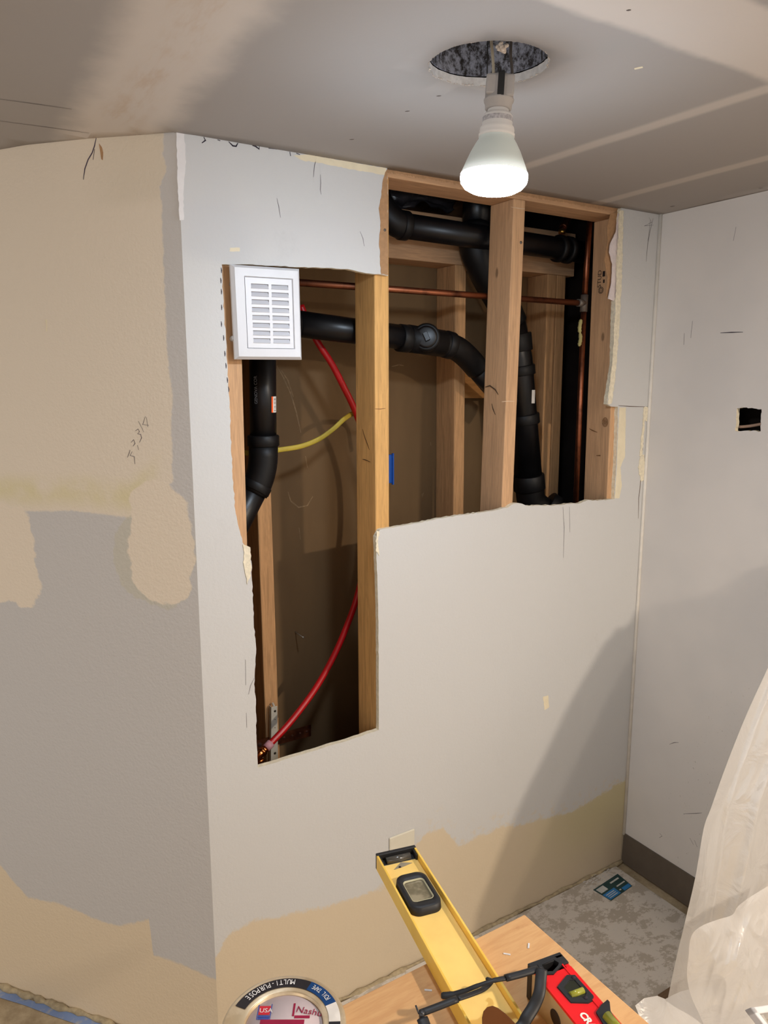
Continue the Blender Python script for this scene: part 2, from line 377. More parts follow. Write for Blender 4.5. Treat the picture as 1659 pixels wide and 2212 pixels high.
# ---------------------------------------------------------------- left wall
m = M('left_wall_paint', .7, 0, .2); x, y, z = m.xyz()
s = x*(-math.cos(LA))+y*math.sin(LA)
sz = lambda p: (PL(*p).dot(LD), PL(*p).z)
nz = (m.noise(40, 5, .7)-.5)*.022+(m.noise(200, 2)-.5)*.006
C1 = [(355, 290), (352, 330), (360, 370), (345, 400), (350, 440), (356, 600), (362, 760), (366, 800), (375, 860), (370, 900), (372, 960), (374, 1042)]
c1 = z.curve([(0, .03), (2.1, .03)]+[(sz(p)[1], sz(p)[0]) for p in C1], 0, 2.1, 0, .3)
C2 = [(0, 1098), (60, 1105), (150, 1104), (240, 1114), (280, 1120), (374, 1040)]
c2 = s.curve([(0, sz((374, 1040))[1]), (.7, sz((0, 1098))[1])]+[sz(p) for p in C2], 0, .7, 0, 2)
up = (s-c1+nz*.6).min(z-c2+nz*.5).step(-.002, .004)
def blob(a, b, rad, ns):   # rounded box between two pixels
    (s0, z0), (s1, z1) = sz(a), sz(b); cs, cz = (s0+s1)/2, (z0+z1)/2; hs, hz = abs(s1-s0)/2-rad, abs(z1-z0)/2-rad
    dx = ((s-cs).abs()-hs).max(0.0); dz = ((z-cz).abs()-hz).max(0.0)
    return (rad-(dx*dx+dz*dz).sqrt()+nz*ns+(m.noise(7, 3)-.5)*.09).step(-.003, .003)
b1 = blob((272, 1038), (417, 1312), .055, .7); b2 = blob((-60, 1080), (86, 1303), .05, .8)
C4 = [(-40, 1850), (0, 1868), (30, 1905), (60, 1938), (140, 1955), (200, 1983), (260, 2000), (322, 1985), (331, 2062), (400, 2085), (440, 2105), (468, 2118)]
c4 = s.curve([(0, sz((468, 2118))[1]), (.7, sz((-40, 1850))[1])]+[sz(p) for p in C4], 0, .7, 0, 2)
lo = (c4-z+nz*.8).step(-.004, .005)
k = m.mix(GREYP, srgb(226, 213, 194), up)
ye = (1-(z-c2-.045).abs().step(.0, .05))*m.noise(9, 3).step(.3, .55)*(s-.06).step(0, .05)
k = m.mix(k, srgb(216, 204, 158), up*ye*.7)
k = m.mix(k, srgb(196, 190, 170), blob((245, 1095), (417, 1322), .07, 1.2)*.6)
k = m.mix(k, srgb(228, 214, 194), b1.max(b2)); k = m.mix(k, srgb(222, 204, 176), lo)
k = m.mix(k, srgb(212, 200, 180), z.step(1.86, 1.9)*(s-c1+nz).step(0, .004)*(1-s.step(.1, .25))*.6)
m.color(k)
m.bump((m.noise(170, 2)*1.0+m.noise(70, 3)*.8), .42, .0016)
mb = MB(); L3 = lambda v, d: LD*v.x-LN*d+Vector((0, 0, v.y))
sheet(mb, [(0, 0), (1.6, 0), (1.6, 2.3), (0, 2.3)], [], L3, .0127)
wall_left = struct('wall_left', mb, [m.m, gyps])
mb = MB(); c = lambda p: (p[0]/2.9625, 800+p[1]/2.9625)
for st in [[(930, 295), (913, 347), (952, 352)], [(936, 300), (946, 362)], [(885, 325), (920, 395)], [(866, 388), (884, 375), (892, 393), (880, 406), (900, 410), (906, 432), (892, 462)], [(838, 462), (855, 444), (864, 468), (850, 486)], [(880, 478), (886, 510)], [(832, 508), (826, 530), (815, 558)], [(846, 520), (832, 545), (858, 552), (864, 600)]]:
    mb.ribbon([PL(*c(p), .0004) for p in st], LN, .0013)
for st in [[(208, 296), (204, 315), (199, 330), (190, 345), (183, 365), (180, 388)], [(204, 322), (201, 345)]]:
    mb.ribbon([PL(*p, .0004) for p in st], LN, .0022)
put('pencil_writing', mb, plain('purple_pencil', srgb(72, 60, 78), .8), wall_left)
patch('plaster_drip', [(97, 690), (101, 690), (102, 705), (101, 716), (99, 715), (100, 702)], .0001, .0006, cream, wall_left, amp=.0003, proj=PL, nrm=LN)
patch('torn_paper', [(214, 310), (220, 318), (223, 330), (222, 346), (219, 344), (217, 330)], .0001, .0004, paper, wall_left, amp=.0004, proj=PL, nrm=LN)
# ---------------------------------------------------------------- right wall with a cut box hole
m = M('right_wall_paint', .7, 0, .2); x, y, z = m.xyz()
k = m.mix(srgb(211, 207, 203), srgb(218, 213, 208), m.noise(3, 3).step(.35, .65))
dy = (y+.2).abs(); dirt = m.noise(110, 3, .8).step(.66, .72)*(1-((y+.25)+(z-.35)*.25).abs().step(.02, .11))*(1-(z-.4).abs().step(.15, .45))
k = m.mix(k, srgb(104, 92, 80), dirt*.8); m.color(k); m.bump(m.noise(120, 2), .15, .001)
eh = [PX(*p, W) for p in [(1592, 882), (1612, 880), (1645, 884), (1643, 910), (1643, 932), (1615, 930), (1588, 931), (1590, 905)]]
hole = ragged([Vector((p.y, p.z)) for p in eh]+[Vector((eh[0].y, eh[0].z))], .006, .0018, 9)
mb = MB(); sheet(mb, [(-3, 0), (.0127, 0), (.0127, 2.3), (-3, 2.3)], [hole], lambda v, d: Vector((W+d, v.x, v.y)), .0127)
wall_right = struct('wall_right', mb, [m.m, gyps])
cy_, cz_ = sum(p.y for p in eh)/8, sum(p.z for p in eh)/8
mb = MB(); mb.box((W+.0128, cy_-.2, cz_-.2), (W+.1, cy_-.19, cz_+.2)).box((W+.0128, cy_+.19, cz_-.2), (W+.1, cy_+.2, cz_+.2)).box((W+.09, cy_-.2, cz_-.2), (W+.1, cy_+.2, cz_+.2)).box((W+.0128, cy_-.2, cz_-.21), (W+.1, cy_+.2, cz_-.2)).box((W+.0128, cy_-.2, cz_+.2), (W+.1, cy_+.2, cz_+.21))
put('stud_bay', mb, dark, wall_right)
mb = MB()
for st in [[(1556, 719), (1580, 718), (1605, 717.5)]]: mb.ribbon([PX(*p, W-.0004) for p in st], (-1, 0, 0), .0024)
put('marker_dash', mb, marker, wall_right)
mb = MB()
for st in [[(1496, 693), (1492, 730)], [(1478, 720), (1477, 745)], [(1590, 490), (1584, 520)], [(1476, 1758), (1505, 1757), (1516, 1756)], [(1446, 1608), (1456, 1604), (1466, 1604)], [(1425, 1800), (1430, 1806), (1424, 1810)], [(1490, 1810), (1498, 1825)], [(1500, 1815), (1506, 1830)]]:
    mb.ribbon([PX(*p, W-.0004) for p in st], (-1, 0, 0), .0016)
put('pencil_marks', mb, pencil, wall_right)
cab = thing('electrical_cable', 'tan cable end crossing the dark square hole in the right wall', 'cable', PX(1592, 925, W+.02))
put('sheath', MB().tube(smoothpath([PX(1586, 921, W+.03), PX(1600, 922, W+.02), PX(1622, 920, W+.02), PX(1650, 915, W+.035)]), .004, 10), plain('tan_cable', srgb(170, 140, 120), .6), cab)
# corner bead: pale tape line where the walls meet
mb = MB(); mb.tube([(W-.003, -.003, .1), (W-.003, -.003, H)], .005, 8)
put('corner_tape', mb, plain('corner_compound', srgb(220, 214, 204), .8, var=.05), wall_right)
# ---------------------------------------------------------------- ceiling
HC = (PZ(926, 138, H)+PZ(1187, 135, H)+PZ(1055, 90, H)+PZ(1055, 187, H))*.25; HA = (PZ(926, 138, H)-PZ(1187, 135, H)).length/2; HB = (PZ(1055, 90, H)-PZ(1055, 187, H)).length/2
HU = (PZ(1187, 135, H)-PZ(926, 138, H)).normalized(); HV = Vector((-HU.y, HU.x, 0))      # long and short axes of the rough oval hole
def oval(t, k=1.0, z=H): return Vector((HC.x, HC.y, z))+HU*(HA*k*math.cos(t))+HV*(HB*k*math.sin(t))
m = M('ceiling_board', .85, 0, .1); x, y, z = m.xyz(); nz = (m.noise(9, 4)-.5)*.06
cmp_ = srgb(206, 196, 186)
ba = 1-((x+.1+(y+.2)*-.03)+nz).abs().step(.045, .11)
bb = (1-((y+.765)+nz*.5).abs().step(.055, .075)); bc = (1-((x-.728)+nz*.12+(y+.4)*.06).abs().step(.008, .026))*(1-(y+.1).step(-.1, .05)); bc = bc*.8; bd = (1-((x-1.103)+nz*.1).abs().step(.010, .026))*.6
lt = (1-(y-.15-x*-.3).abs().step(.1, .3))*(1-x.step(-.1, .0))*.0
k = m.mix(DRY, cmp_, (ba*.95).max(bb*.85).max(bc*.8).max(bd).max(lt))
k = m.mix(k, srgb(186, 160, 132), (1-((x+.1)+nz).abs().step(.0, .06))*m.noise(12, 4, .7, (2, .5, 1)).step(.45, .7)*.5)
m.color(k); m.bump(m.noise(45, 3)+(ba.max(bb))*.6, .12, .002)
def cz(p):
    g = lambda a, b, r: math.exp(-((p.x-a)**2+(p.y-b)**2)/(r*r))
    return Vector((0, 0, -.0062*g(.02, -.02, .12)+.0085*g(-.22, .27, .2)+.003*g(W, -.32, .25)-.001))
circ = [oval(t, 1+random.uniform(-.012, .012)).xy for t in [2*math.pi*i/90 for i in range(90)]]
ceil_out = [(W, -3.2), (W, .006), (.0, .006), (-.005, .0)]+[tuple((LD*q).xy) for q in (.08, .2, .35, .6, 1.0)]+[(-2.4, .9), (-2.4, -3.2)]
mb = MB(); sheet(mb, ceil_out, [circ], lambda v, d: Vector((v.x, v.y, H+d)), .0127, .045, cz)
ceiling = struct('ceiling', mb, [m.m, plain('lit_gypsum', srgb(226, 224, 222), .9, var=.1, scale=120, bump=.4, bscale=400)])  # rim is the gypsum edge whitened, the bulb's cool light put into its colour
mb = MB()
for st in [[(0, 215), (80, 226), (155, 236)], [(0, 267), (100, 280), (192, 291)]]:
    mb.ribbon([PZ(*p, H-.001)+cz(PZ(*p, H)) for p in st], (0, 0, -1), .0014)
for q in [(948, 208), (880, 241), (760, 302), (1358, 23), (1643, 407), (1452, 447)]:
    mb.ribbon([PZ(q[0]-5, q[1], H-.0014), PZ(q[0], q[1]-.5, H-.0014), PZ(q[0]+5, q[1]-1, H-.0014)], (0, 0, -1), .004)
put('score_marks', mb, plain('ceiling_marks', srgb(104, 94, 88), .9), ceiling)
patch('plaster_fleck', [(1370, 147), (1388, 143), (1389, 146), (1371, 150)], H-.0012, .0004, cream, ceiling, amp=.0004, proj=PZ, nrm=(0, 0, -1))
# torn paper fringe on the rim of the round hole
mb = MB(); rnd = random.Random(3)
for i in range(110):
    t = 2*math.pi*i/110; p = oval(t, 1, H-.0008); ta = t+rnd.uniform(-.8, .8)
    d = (HU*math.cos(ta)+HV*math.sin(ta)+Vector((0, 0, -rnd.uniform(.1, .6))))*rnd.uniform(-.0028, .002)
    tang = (HV*math.cos(t)-HU*math.sin(t))*rnd.uniform(.001, .003)
    mb.hexa([p-tang, p+tang, p+tang+d, p-tang+d, p-tang+Vector((0, 0, .001)), p+tang+Vector((0, 0, .001)), p+tang+d+Vector((0, 0, .0008)), p-tang+d+Vector((0, 0, .0008))])
q = PZ(1086, 97, H)
for i in range(14):
    a = q+Vector((rnd.uniform(-.008, .008), rnd.uniform(-.006, .006), rnd.uniform(-.009, .002))); mb.lathe([(0, -.003), (.003, -.001), (.0025, .002), (0, .003)], a, (rnd.uniform(-1, 1), rnd.uniform(-1, 1), .4), 7)
put('torn_rim', mb, plain('frayed_paper', srgb(196, 184, 172), .9, var=.15, scale=200), ceiling)
# ---------------------------------------------------------------- floor
conc = M('floor_concrete', .85, 0, .15); conc.color(conc.mix(srgb(150, 132, 104), srgb(186, 168, 138), conc.noise(9, 6, .7).step(.35, .65))); conc.bump(conc.noise(60, 4), .4, .002)
struct('floor', MB().box((-2.5, -3.2, -.03), (W, 1.2, 0)), conc.m)
m = M('mottled_backer', .8, 0, .15)
n1 = m.noise(13, 8, .78, (1.0, 1.5, 1)); n2 = m.noise(45, 6, .7)
k = m.mix(srgb(204, 195, 183), srgb(176, 165, 150), (n1*.75+n2*.25).step(.49, .53)); k = m.mix(k, srgb(214, 207, 197), m.noise(5, 5).step(.55, .8)*.4)
m.color(k)
bd_ = thing('backer_board', 'grey mottled backer board lying on the floor by the inside corner', 'board', (.9, -.4, 0))
put('sheet', MB().box((.25, -1.25, .0005), (W-.045, -.012, .007)), m.m, bd_)
lab = [PZ(*p, .0072) for p in [(1254, 1906), (1312, 1869), (1366, 1914), (1320, 1946)]]
def bil(Q, u, v): return Q[0].lerp(Q[1], u).lerp(Q[3].lerp(Q[2], u), v)
def quad(Q, u0, u1, v0, v1, nrm, th, off=0, mb=None):
    nrm = Vector(nrm); mb = mb or MB(); return mb.prism([bil(Q, *p)+nrm*off for p in ((u0, v0), (u1, v0), (u1, v1), (u0, v1))], nrm*th)
upv = Vector((0, 0, 1))
lb = put('product_sticker', quad(lab, .0, 1, .42, 1, upv, .0002), plain('sticker_teal', srgb(38, 66, 66), .5), bd_, label='dark teal and blue printed panel on the board')
b_ = MB(); quad(lab, .02, .5, .72, .97, upv, .0002, .0002, b_); quad(lab, .66, .98, .86, .98, upv, .0002, .0002, b_); put('blue_panel', b_, plain('sticker_blue', srgb(46, 118, 176), .5), lb)
b_ = MB(); A_ = (lab[1]-lab[0]).normalized(); B_ = (lab[0]-lab[3]).normalized()
for vv in (.03, .12, .2, .28, .36):
    for i in range(7):
        if (i*7+int(vv*100)) % 5: quad(lab, .04+i*.135, .04+i*.135+.09, vv, vv+.035, upv, .0002, .0001, b_)
put('printed_lines', b_, plain('print_grey', srgb(196, 192, 186), .6), bd_)
b_ = MB()
for vv in (.78, .84, .9): quad(lab, .08, .42, vv, vv+.022, upv, .0002, .0005, b_)
quad(lab, .55, .9, .52, .57, upv, .0002, .0003, b_); quad(lab, .05, .33, .47, .66, upv, .0002, .0003, b_); quad(lab, .6, .95, .72, .76, upv, .0002, .0003, b_); quad(lab, .55, .62, .86, .9, upv, .0002, .0003, b_)
put('white_print', b_, plain('print_white', srgb(190, 190, 184), .6), lb)
# baseboard
bbm = plain('baseboard_brown', srgb(96, 86, 76), .5, var=.05)
mb = MB(); mb.hexa([(W-.008, -3, .004), (W, -3, .004), (W, -.004, .004), (W-.008, -.004, .004), (W-.005, -3, .104), (W, -3, .104), (W, -.004, .104), (W-.005, -.004, .104)])
struct('baseboard_right', mb, bbm)
# drips of hardened compound where the cut wall meets the floor
caulk = plain('floor_edge_compound', srgb(166, 150, 120), .9, var=.2, scale=60, bump=.6)
mb = MB(); pts = [(i*W/60, -.004+random.uniform(-.003, .002), .003+random.uniform(0, .003)) for i in range(61)]
mb.tube(pts, [.006+random.uniform(-.003, .004) for _ in pts], 8); struct('trim_1', mb, caulk)
mb = MB(); pts = [LD*(i*.9/50)+LN*(.004+random.uniform(-.002, .004))+Vector((0, 0, .003)) for i in range(51)]
mb.tube(pts, [.007+random.uniform(-.003, .005) for _ in pts], 8); struct('trim_2', mb, caulk)
# ---------------------------------------------------------------- framing
def stud(label, xl, y0, z1, mat, depth=.089, z0=.038, w=.038, extra=None, group=None, right=None):
    """xl = ((x,z),(x,z)) line of the left front edge"""
    (xa, za), (xb, zb) = xl; X_ = lambda q: xa+(xb-xa)*(q-za)/(zb-za)
    t = thing('wall_stud', label, 'stud', (X_(z0)+w/2, y0+depth/2, 0 if z0 < .05 else z0), group)
    a, b = X_(z0), X_(z1); y1 = y0+depth
    put('timber', MB().hexa([(a, y0, z0), (a+w, y0, z0), (a+w, y1, z0), (a, y1, z0), (b, y0, z1), (b+w, y0, z1), (b+w, y1, z1), (b, y1, z1)]), mat, t, bevel=.0025)
    return t, X_
F0 = .0128
def edge(p, q, Y, dx=0):
    a, b = PY(*p, Y), PY(*q, Y); return ((a.x+dx, a.z), (b.x+dx, b.z))
PT = H-.018
s1, X1 = stud('pale front stud at the left edge of the opening, half behind the white vent', edge((524, 800), (533, 1120), F0, -.038), F0, PT, lumber, group='front studs of the opened wall')
s2, X2 = stud('pale front stud standing between the lower left and upper right openings', edge((809, 595), (811.4, 1136), F0), F0, PT, lumber_y, group='front studs of the opened wall')
s3, X3 = stud('front stud in the middle of the upper right opening, below the lit bulb', edge((1110.6, 423), (1083.5, 1101), F0), F0, PT, lumber, group='front studs of the opened wall')
s4, X4 = stud('front stud on the right side of the opening with black printed stamp', edge((1319, 893), (1311, 1078), F0), F0, PT, lumber, group='front studs of the opened wall')
R0 = .26
s5, X5 = stud('rear stud behind the lower end of the red tube at far left', edge((560, 1200), (571, 1500), R0), R0, 1.86, lumber_d, group='rear studs behind the opened wall')
s6, X6 = stud('rear stud behind the black cleanout, between the two front studs', edge((982, 800), (980, 1050), R0), R0, 1.86, lumber_d, group='rear studs behind the opened wall')
s7, X7 = stud('left one of the two rear studs right of the large black pipe', edge((1180, 700), (1170, 1000), R0), R0, 1.86, lumber_d, w=.036, group='rear studs behind the opened wall')
s8, X8 = stud('right one of the two rear studs right of the large black pipe', edge((1200, 700), (1190, 1000), R0, .001), R0, 1.86, lumber_d, w=.036, group='rear studs behind the opened wall')
put('bottom_plate', MB().box((.02, F0, 0), (W-.005, F0+.089, .038)), plate_w, loc=None, label='flat framing board lying on the floor under the front studs', category='plate')
rp = put('bottom_plate', MB().box((.05, R0, 0), (1.30, R0+.089, .038)), plate_w, label='flat framing board lying on the floor under the rear studs', category='plate')
tp = thing('top_plate', 'horizontal framing board along the top of the opening under the ceiling', 'plate', (.7, F0, PT))
put('timber', MB().box((.02, F0, PT), (W-.005, F0+.089, PT+.038)), plate_w, tp, bevel=.002)
mb = MB(); rnd = random.Random(5)
for i in range(150):
    xx = .46+i*.0052; mb.hexa([(xx, F0-.0008, H-.006-rnd.uniform(0, .004)), (xx+.005, F0-.0008, H-.006-rnd.uniform(0, .004)), (xx+.005, F0, H-.006), (xx, F0, H-.006), (xx, F0-.0015, H-.0005), (xx+.005, F0-.0015, H-.0005), (xx+.005, F0, H-.0005), (xx, F0, H-.0005)])
put('paper_shreds', mb, paper, tp)
tr = thing('top_plate', 'rear horizontal board behind the upper black pipe', 'plate', (.7, R0, 1.86))
za = PY(838, 447, R0).z
put('timber', MB().box((.1, R0, 1.86), (1.30, R0+.089, max(1.9, za))), plate_w, tr, bevel=.002)
# details on the studs
mb = MB()
for p, q in [((810, 883), (833, 882)),]: mb.ribbon([PY(*p, F0-.0004), PY((p[0]+q[0])/2, p[1]+.5, F0-.0004), PY(*q, F0-.0004)], n0, .0016)
put('saw_cut', mb, plain('saw_cut_tan', srgb(120, 78, 50), .9), s2)
mb = MB()
for st in [[(783, 927), (788, 945), (793, 958), (798, 972)], [(783, 992), (788, 993), (800, 998)]]: mb.ribbon([PX(*p, X2(1.4)-.0006) for p in st], (-1, 0, 0), .0022)
put('scuff', mb, plain('dark_scuff', srgb(90, 62, 40), .9), s2)
scp = plain('saw_cut_pale', srgb(214, 190, 160), .9)
for q in ([(1084, 868), (1097, 866.5), (1112, 867)], [(1104, 447), (1120, 450), (1134, 451)]): put('saw_cut', MB().ribbon([PY(*p, F0-.0004) for p in q], n0, .0017), scp, s3)
mb = MB(); x3 = X3(1.45)-.0012
for st in [[(1048, 836), (1058, 833), (1070, 842), (1076, 852)], [(1062, 872), (1065, 884), (1070, 896)]]: mb.ribbon([PX(*p, x3) for p in st], (-1, 0, 0), .0032)
put('scuff', mb, plain('dark_scuff', srgb(84, 66, 50), .9), s3)
nl = MB().lathe([(0, 0), (.0035, 0), (.0035, -.0012), (0, -.002)], PY(1125, 524, F0-.0001), (0, 1, 0), 14); put('screw_head', nl, solder, s3)
nl = MB().lathe([(0, 0), (.003, 0), (.003, -.0012), (0, -.002)], PY(831, 497, -.0006), (0, 1, 0), 14); put('screw_head', nl, solder, wall_back)
# printed stamp reading upwards on the left face of the right stud
x4 = X4(1.78)-.0006; o = PX(1298, 621, x4); ink = plain('stamp_ink', srgb(48, 38, 34), .9)
stp = text_mesh('STUD', .019, o, (0, 0, 1), (0, 1, 0))
def onx(a, b): return PX(a, b, x4)
for q in [((1302, 586), (1307, 597)), ((1303, 604), (1306, 611))]:
    a, b = onx(*q[0]), onx(*q[1]); y0_, y1_ = sorted((a.y, b.y)); stp.box((x4-.0002, y0_, min(a.z, b.z)), (x4, y1_, max(a.z, b.z)))
cc = onx(1298, 627)
for rr in (.0085, .0055):
    stp.ribbon([cc+Vector((-.0002, rr*math.cos(t), rr*math.sin(t))) for t in [2*math.pi*i/24 for i in range(25)]], (-1, 0, 0), .0016)
stp.ribbon([cc+Vector((-.0002, -.006, 0)), cc+Vector((-.0002, .006, 0))], (-1, 0, 0), .0022)
put('printed_stamp', stp, ink, s4)
kn = MB()
for rr in (.011, .008, .005, .0025):
    kc = PX(1307, 912, X4(1.45)-.0006); kn.ribbon([kc+Vector((0, rr*math.cos(t)*.9, rr*1.15*math.sin(t))) for t in [2*math.pi*i/20 for i in range(21)]], (-1, 0, 0), .0016)
knb = plain('knot_brown', srgb(120, 84, 52), .9); put('knot', kn, knb, s4)
for st in [[(1277, 830), (1284, 834), (1290, 840)], [(1273, 926), (1280, 930), (1290, 934)], [(1288, 984), (1296, 984), (1297, 984.5)]]: put('scuff', MB().ribbon([PX(*p, X4(1.45)-.0006) for p in st], (-1, 0, 0), .003), knb, s4)
# blocking between the rear studs
bl = put('blocking', MB().hexa([PY(1000, 860, .30), PY(1060, 860, .30), PY(1060, 860, .335), PY(1000, 860, .335), PY(1000, 775, .30), PY(1060, 775, .30), PY(1060, 775, .335), PY(1000, 775, .335)]), brace_w, bevel=.002)
bl['label'] = 'short brown wood block behind the black elbow beside the rear stud'; bl['category'] = 'block'
# ---------------------------------------------------------------- behind the wall
xr = X8(1.4)+.036
wall_rear = struct('wall_rear', MB().box((-.262, R0+.0892, 0), (xr, R0+.1, 1.93)), kraft)
mb = MB(); yk = R0+.0888
for st in [[(598, 790), (612, 815), (628, 850), (640, 890), (650, 935)], [(608, 800), (622, 822), (634, 858)], [(622, 1062), (628, 1082), (645, 1096), (664, 1092), (676, 1072)], [(646, 1140), (649, 1165)], [(660, 985), (664, 1010)], [(910, 1070), (915, 1064), (912, 1074)], [(846, 792), (862, 788), (872, 790)], [(930, 955), (931, 962)]]:
    mb.ribbon([PY(*p, yk) for p in st], n0, .0035)
put('chalk_scuffs', mb, plain('chalk_scuff', srgb(138, 114, 84), .9, var=.2, scale=90), wall_rear)
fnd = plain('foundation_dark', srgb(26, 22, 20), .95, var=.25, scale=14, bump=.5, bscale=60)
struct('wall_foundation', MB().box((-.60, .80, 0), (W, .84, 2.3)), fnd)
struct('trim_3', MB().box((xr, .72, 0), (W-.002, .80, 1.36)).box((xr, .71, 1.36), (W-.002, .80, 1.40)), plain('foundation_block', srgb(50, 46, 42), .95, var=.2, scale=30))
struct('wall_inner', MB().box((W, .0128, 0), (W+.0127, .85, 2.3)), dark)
struct('light_block_roof', MB().box((-2.5, -3.2, 2.30), (W+.02, .85, 2.32)), dark)  # unseen dark roof added to keep world light out of the cavity
jo = wood('joist_lumber', srgb(120, 84, 58), .7, axis=1)
for i, (xa, lab_) in enumerate([(.62, 'dark floor joist end above the rear board at left of the bulb'), (1.02, 'dark floor joist end above the rear board at right of the bulb')]):
    o = put('floor_joist', MB().box((xa, R0+.06, 1.93), (xa+.04, .799, 2.2)), jo, bevel=.002); o['label'] = lab_; o['category'] = 'joist'; 
vb = MB(); nx, ny = 30, 10
for j in range(ny+1):
    for i in range(nx+1):
        u, v = i/nx, j/ny; p = PY(842+u*140, 405+u*16+v*(36-14*abs(u-.35)), .275+.05*v)
        p = p+Vector((0, .02*mnoise.noise(Vector((u*5, v*3, 0))), .012*mnoise.noise(Vector((u*7+3, v*4, 1)))-.01*v*math.sin(u*9)))
        vb.v.append(p)
for j in range(ny):
    for i in range(nx): a = j*(nx+1)+i; vb.f.append([a, a+1, a+nx+2, a+nx+1]); vb.mi.append(0); vb.sm.append(True)
o = put('vapour_film', vb, plain('black_film', srgb(52, 48, 50), .3, spec=.6)); o['label'] = 'crumpled dark plastic film tucked above the upper black pipe'; o['category'] = 'plastic film'
sd = o.modifiers.new('thick', 'SOLIDIFY'); sd.thickness = .0006
# ---------------------------------------------------------------- black drain pipes
def hub(mb, p, d, r, L, lip=.004):
    d = Vector(d).normalized(); return mb.lathe([(r*.9, -L/2), (r+lip*.6, -L/2), (r+lip, -L/2+.002), (r+lip, L/2-.002), (r+lip*.6, L/2), (r*.9, L/2)], p, d, 32)
YP = .145; R2 = .0302
dA = thing('drain_pipe', 'black drain pipe running down the left bay and across behind the front studs', 'pipe', PY(500, 1150, YP))
vt, vb_ = PY(567, 740, YP), PY(569, 960, YP)
hA, hB = PY(640, 699, YP), PY(900, 733, YP)
put('pipe', MB().tube([vt, vb_], R2, 32), absm, dA)
put('elbow', MB().tube(arc(vt, Vector((vt.x, YP, hA.z)), hA, 12), R2+.004, 32), absd, dA)
put('pipe', MB().tube([hA, hB], R2, 32), absm, dA)
cb = PY(569, 952, YP); mb = hub(MB(), cb, (0, 0, 1), R2, .026, .006)
e0, e1_, e2_ = PY(569, 962, YP), PY(568, 1025, YP), PY(527, 1105, YP)
put('hub', mb, absd, dA)
put('elbow', MB().tube([e0]+arc(PY(569, 985, YP), e1_, PY(548, 1063, YP+.005), 8), [R2+.003]*10, 32), absd, dA)
put('hub', hub(MB(), PY(553, 1052, YP+.004), PY(527, 1105, YP)-e1_, R2+.001, .02), absd, dA)
put('pipe', MB().tube([PY(556, 1045, YP), PY(503, 1150, YP+.02), PY(498, 1175, YP+.02), PY(500, 1230, YP+.02)], R2, 32), absm, dA)
put('hub', hub(MB(), PY(502, 1170, YP+.02), (0, 0, 1), R2, .03, .004), absd, dA)
# printing and price sticker on the vertical pipe
camdir = (Vector((CAMP.x, CAMP.y, 0))-Vector((vb_.x, vb_.y, 0))).normalized(); sd_ = camdir.cross(upv).normalized()
axis_at = lambda zz: vt.lerp(vb_, (zz-vt.z)/(vb_.z-vt.z)).xy.to_3d()
g = text_mesh('GENOVA COR', .0095, axis_at(PY(569, 872, YP).z)+upv*PY(569, 872, YP).z+camdir*(R2*.93)+sd_*(.4*R2), (0, 0, 1), sd_)
put('pipe_print', g, plain('print_silver', srgb(74, 74, 76), .6), dA)
st_ = MB(); so = MB(); z0_, z1_ = PY(592, 890, YP).z, PY(592, 856, YP).z
for mbx, a0, a1 in ((so, .66, .82), (st_, .82, 1.25)):
    n = 6
    rot = lambda a: camdir*math.cos(a)-sd_*math.sin(a)
    for i in range(n):
        a, b = a0+(a1-a0)*i/n, a0+(a1-a0)*(i+1)/n; c0 = axis_at(z0_); c1_ = axis_at(z1_); rr = R2+.0006
        mbx.add([c0+rot(a)*rr+upv*z0_, c0+rot(b)*rr+upv*z0_, c1_+rot(b)*rr+upv*z1_, c1_+rot(a)*rr+upv*z1_], [(0, 1, 2, 3)])
k_ = put('price_sticker', st_, plain('sticker_white', srgb(232, 228, 220), .5), dA, label='small white and orange barcode sticker')
put('orange_band', so, plain('sticker_orange', srgb(236, 92, 34), .5), k_)
bars = MB()
for i in range(11):
    zz = z0_+(z1_-z0_)*(.08+i*.08); a, b = .90, 1.15; c0 = axis_at(zz); rr = R2+.0009; h_ = .0009 if i % 3 else .0016
    bars.add([c0+rot(a)*rr+upv*zz, c0+rot(b)*rr+upv*zz, c0+rot(b)*rr+upv*(zz+h_), c0+rot(a)*rr+upv*(zz+h_)], [(0, 1, 2, 3)])
put('barcode', bars, marker, k_)
# cleanout tee and its outgoing elbow
hd = (hB-hA).normalized()
put('hub', hub(MB(), PY(872, 731, YP), hd, R2, .03, .004), absd, dA)
ct = PY(921, 733, YP)
put('tee', MB().tube([PY(880, 731, YP), PY(955, 742, YP)], R2+.004, 32), absd, dA)
plug_d = (Vector((CAMP.x, CAMP.y, 1.8))-ct).normalized()
put('cleanout_collar', MB().lathe([(.028, .0), (.0345, .02), (.0345, .046), (.031, .05), (.028, .05)], ct-plug_d*.005, plug_d, 40), absd, dA)
cp = ct+plug_d*.043; pl = MB().lathe([(.0, .0), (.0275, .0), (.0275, .004), (.022, .006), (0, .006)], cp, plug_d, 40)
pb = upv.cross(plug_d).normalized(); pc = plug_d.cross(pb)
pg = put('cleanout_plug', pl, absm, dA); pq = MB()
rotb = pb*.92+pc*.4; rotc = plug_d.cross(rotb); pq.fbox(cp, rotb, rotc, plug_d, (-.006, .006), (-.011, .011), (.004, .016)); put('square_head', pq, absm, pg, bevel=.001)
put('hub', hub(MB(), PY(968, 745, YP), PY(985, 752, YP)-PY(950, 742, YP), R2, .024, .005), absd, dA)
put('elbow', MB().tube(smoothpath([PY(950, 741, YP), PY(985, 752, YP), PY(1010, 772, YP+.01), PY(1030, 795, YP+.02)], 6), R2+.002, 32), absd, dA)
put('pipe', MB().tube([PY(1025, 788, YP+.018), PY(1060, 830, YP+.03), PY(1098, 874, YP+.045)], R2, 32), absm, dA)
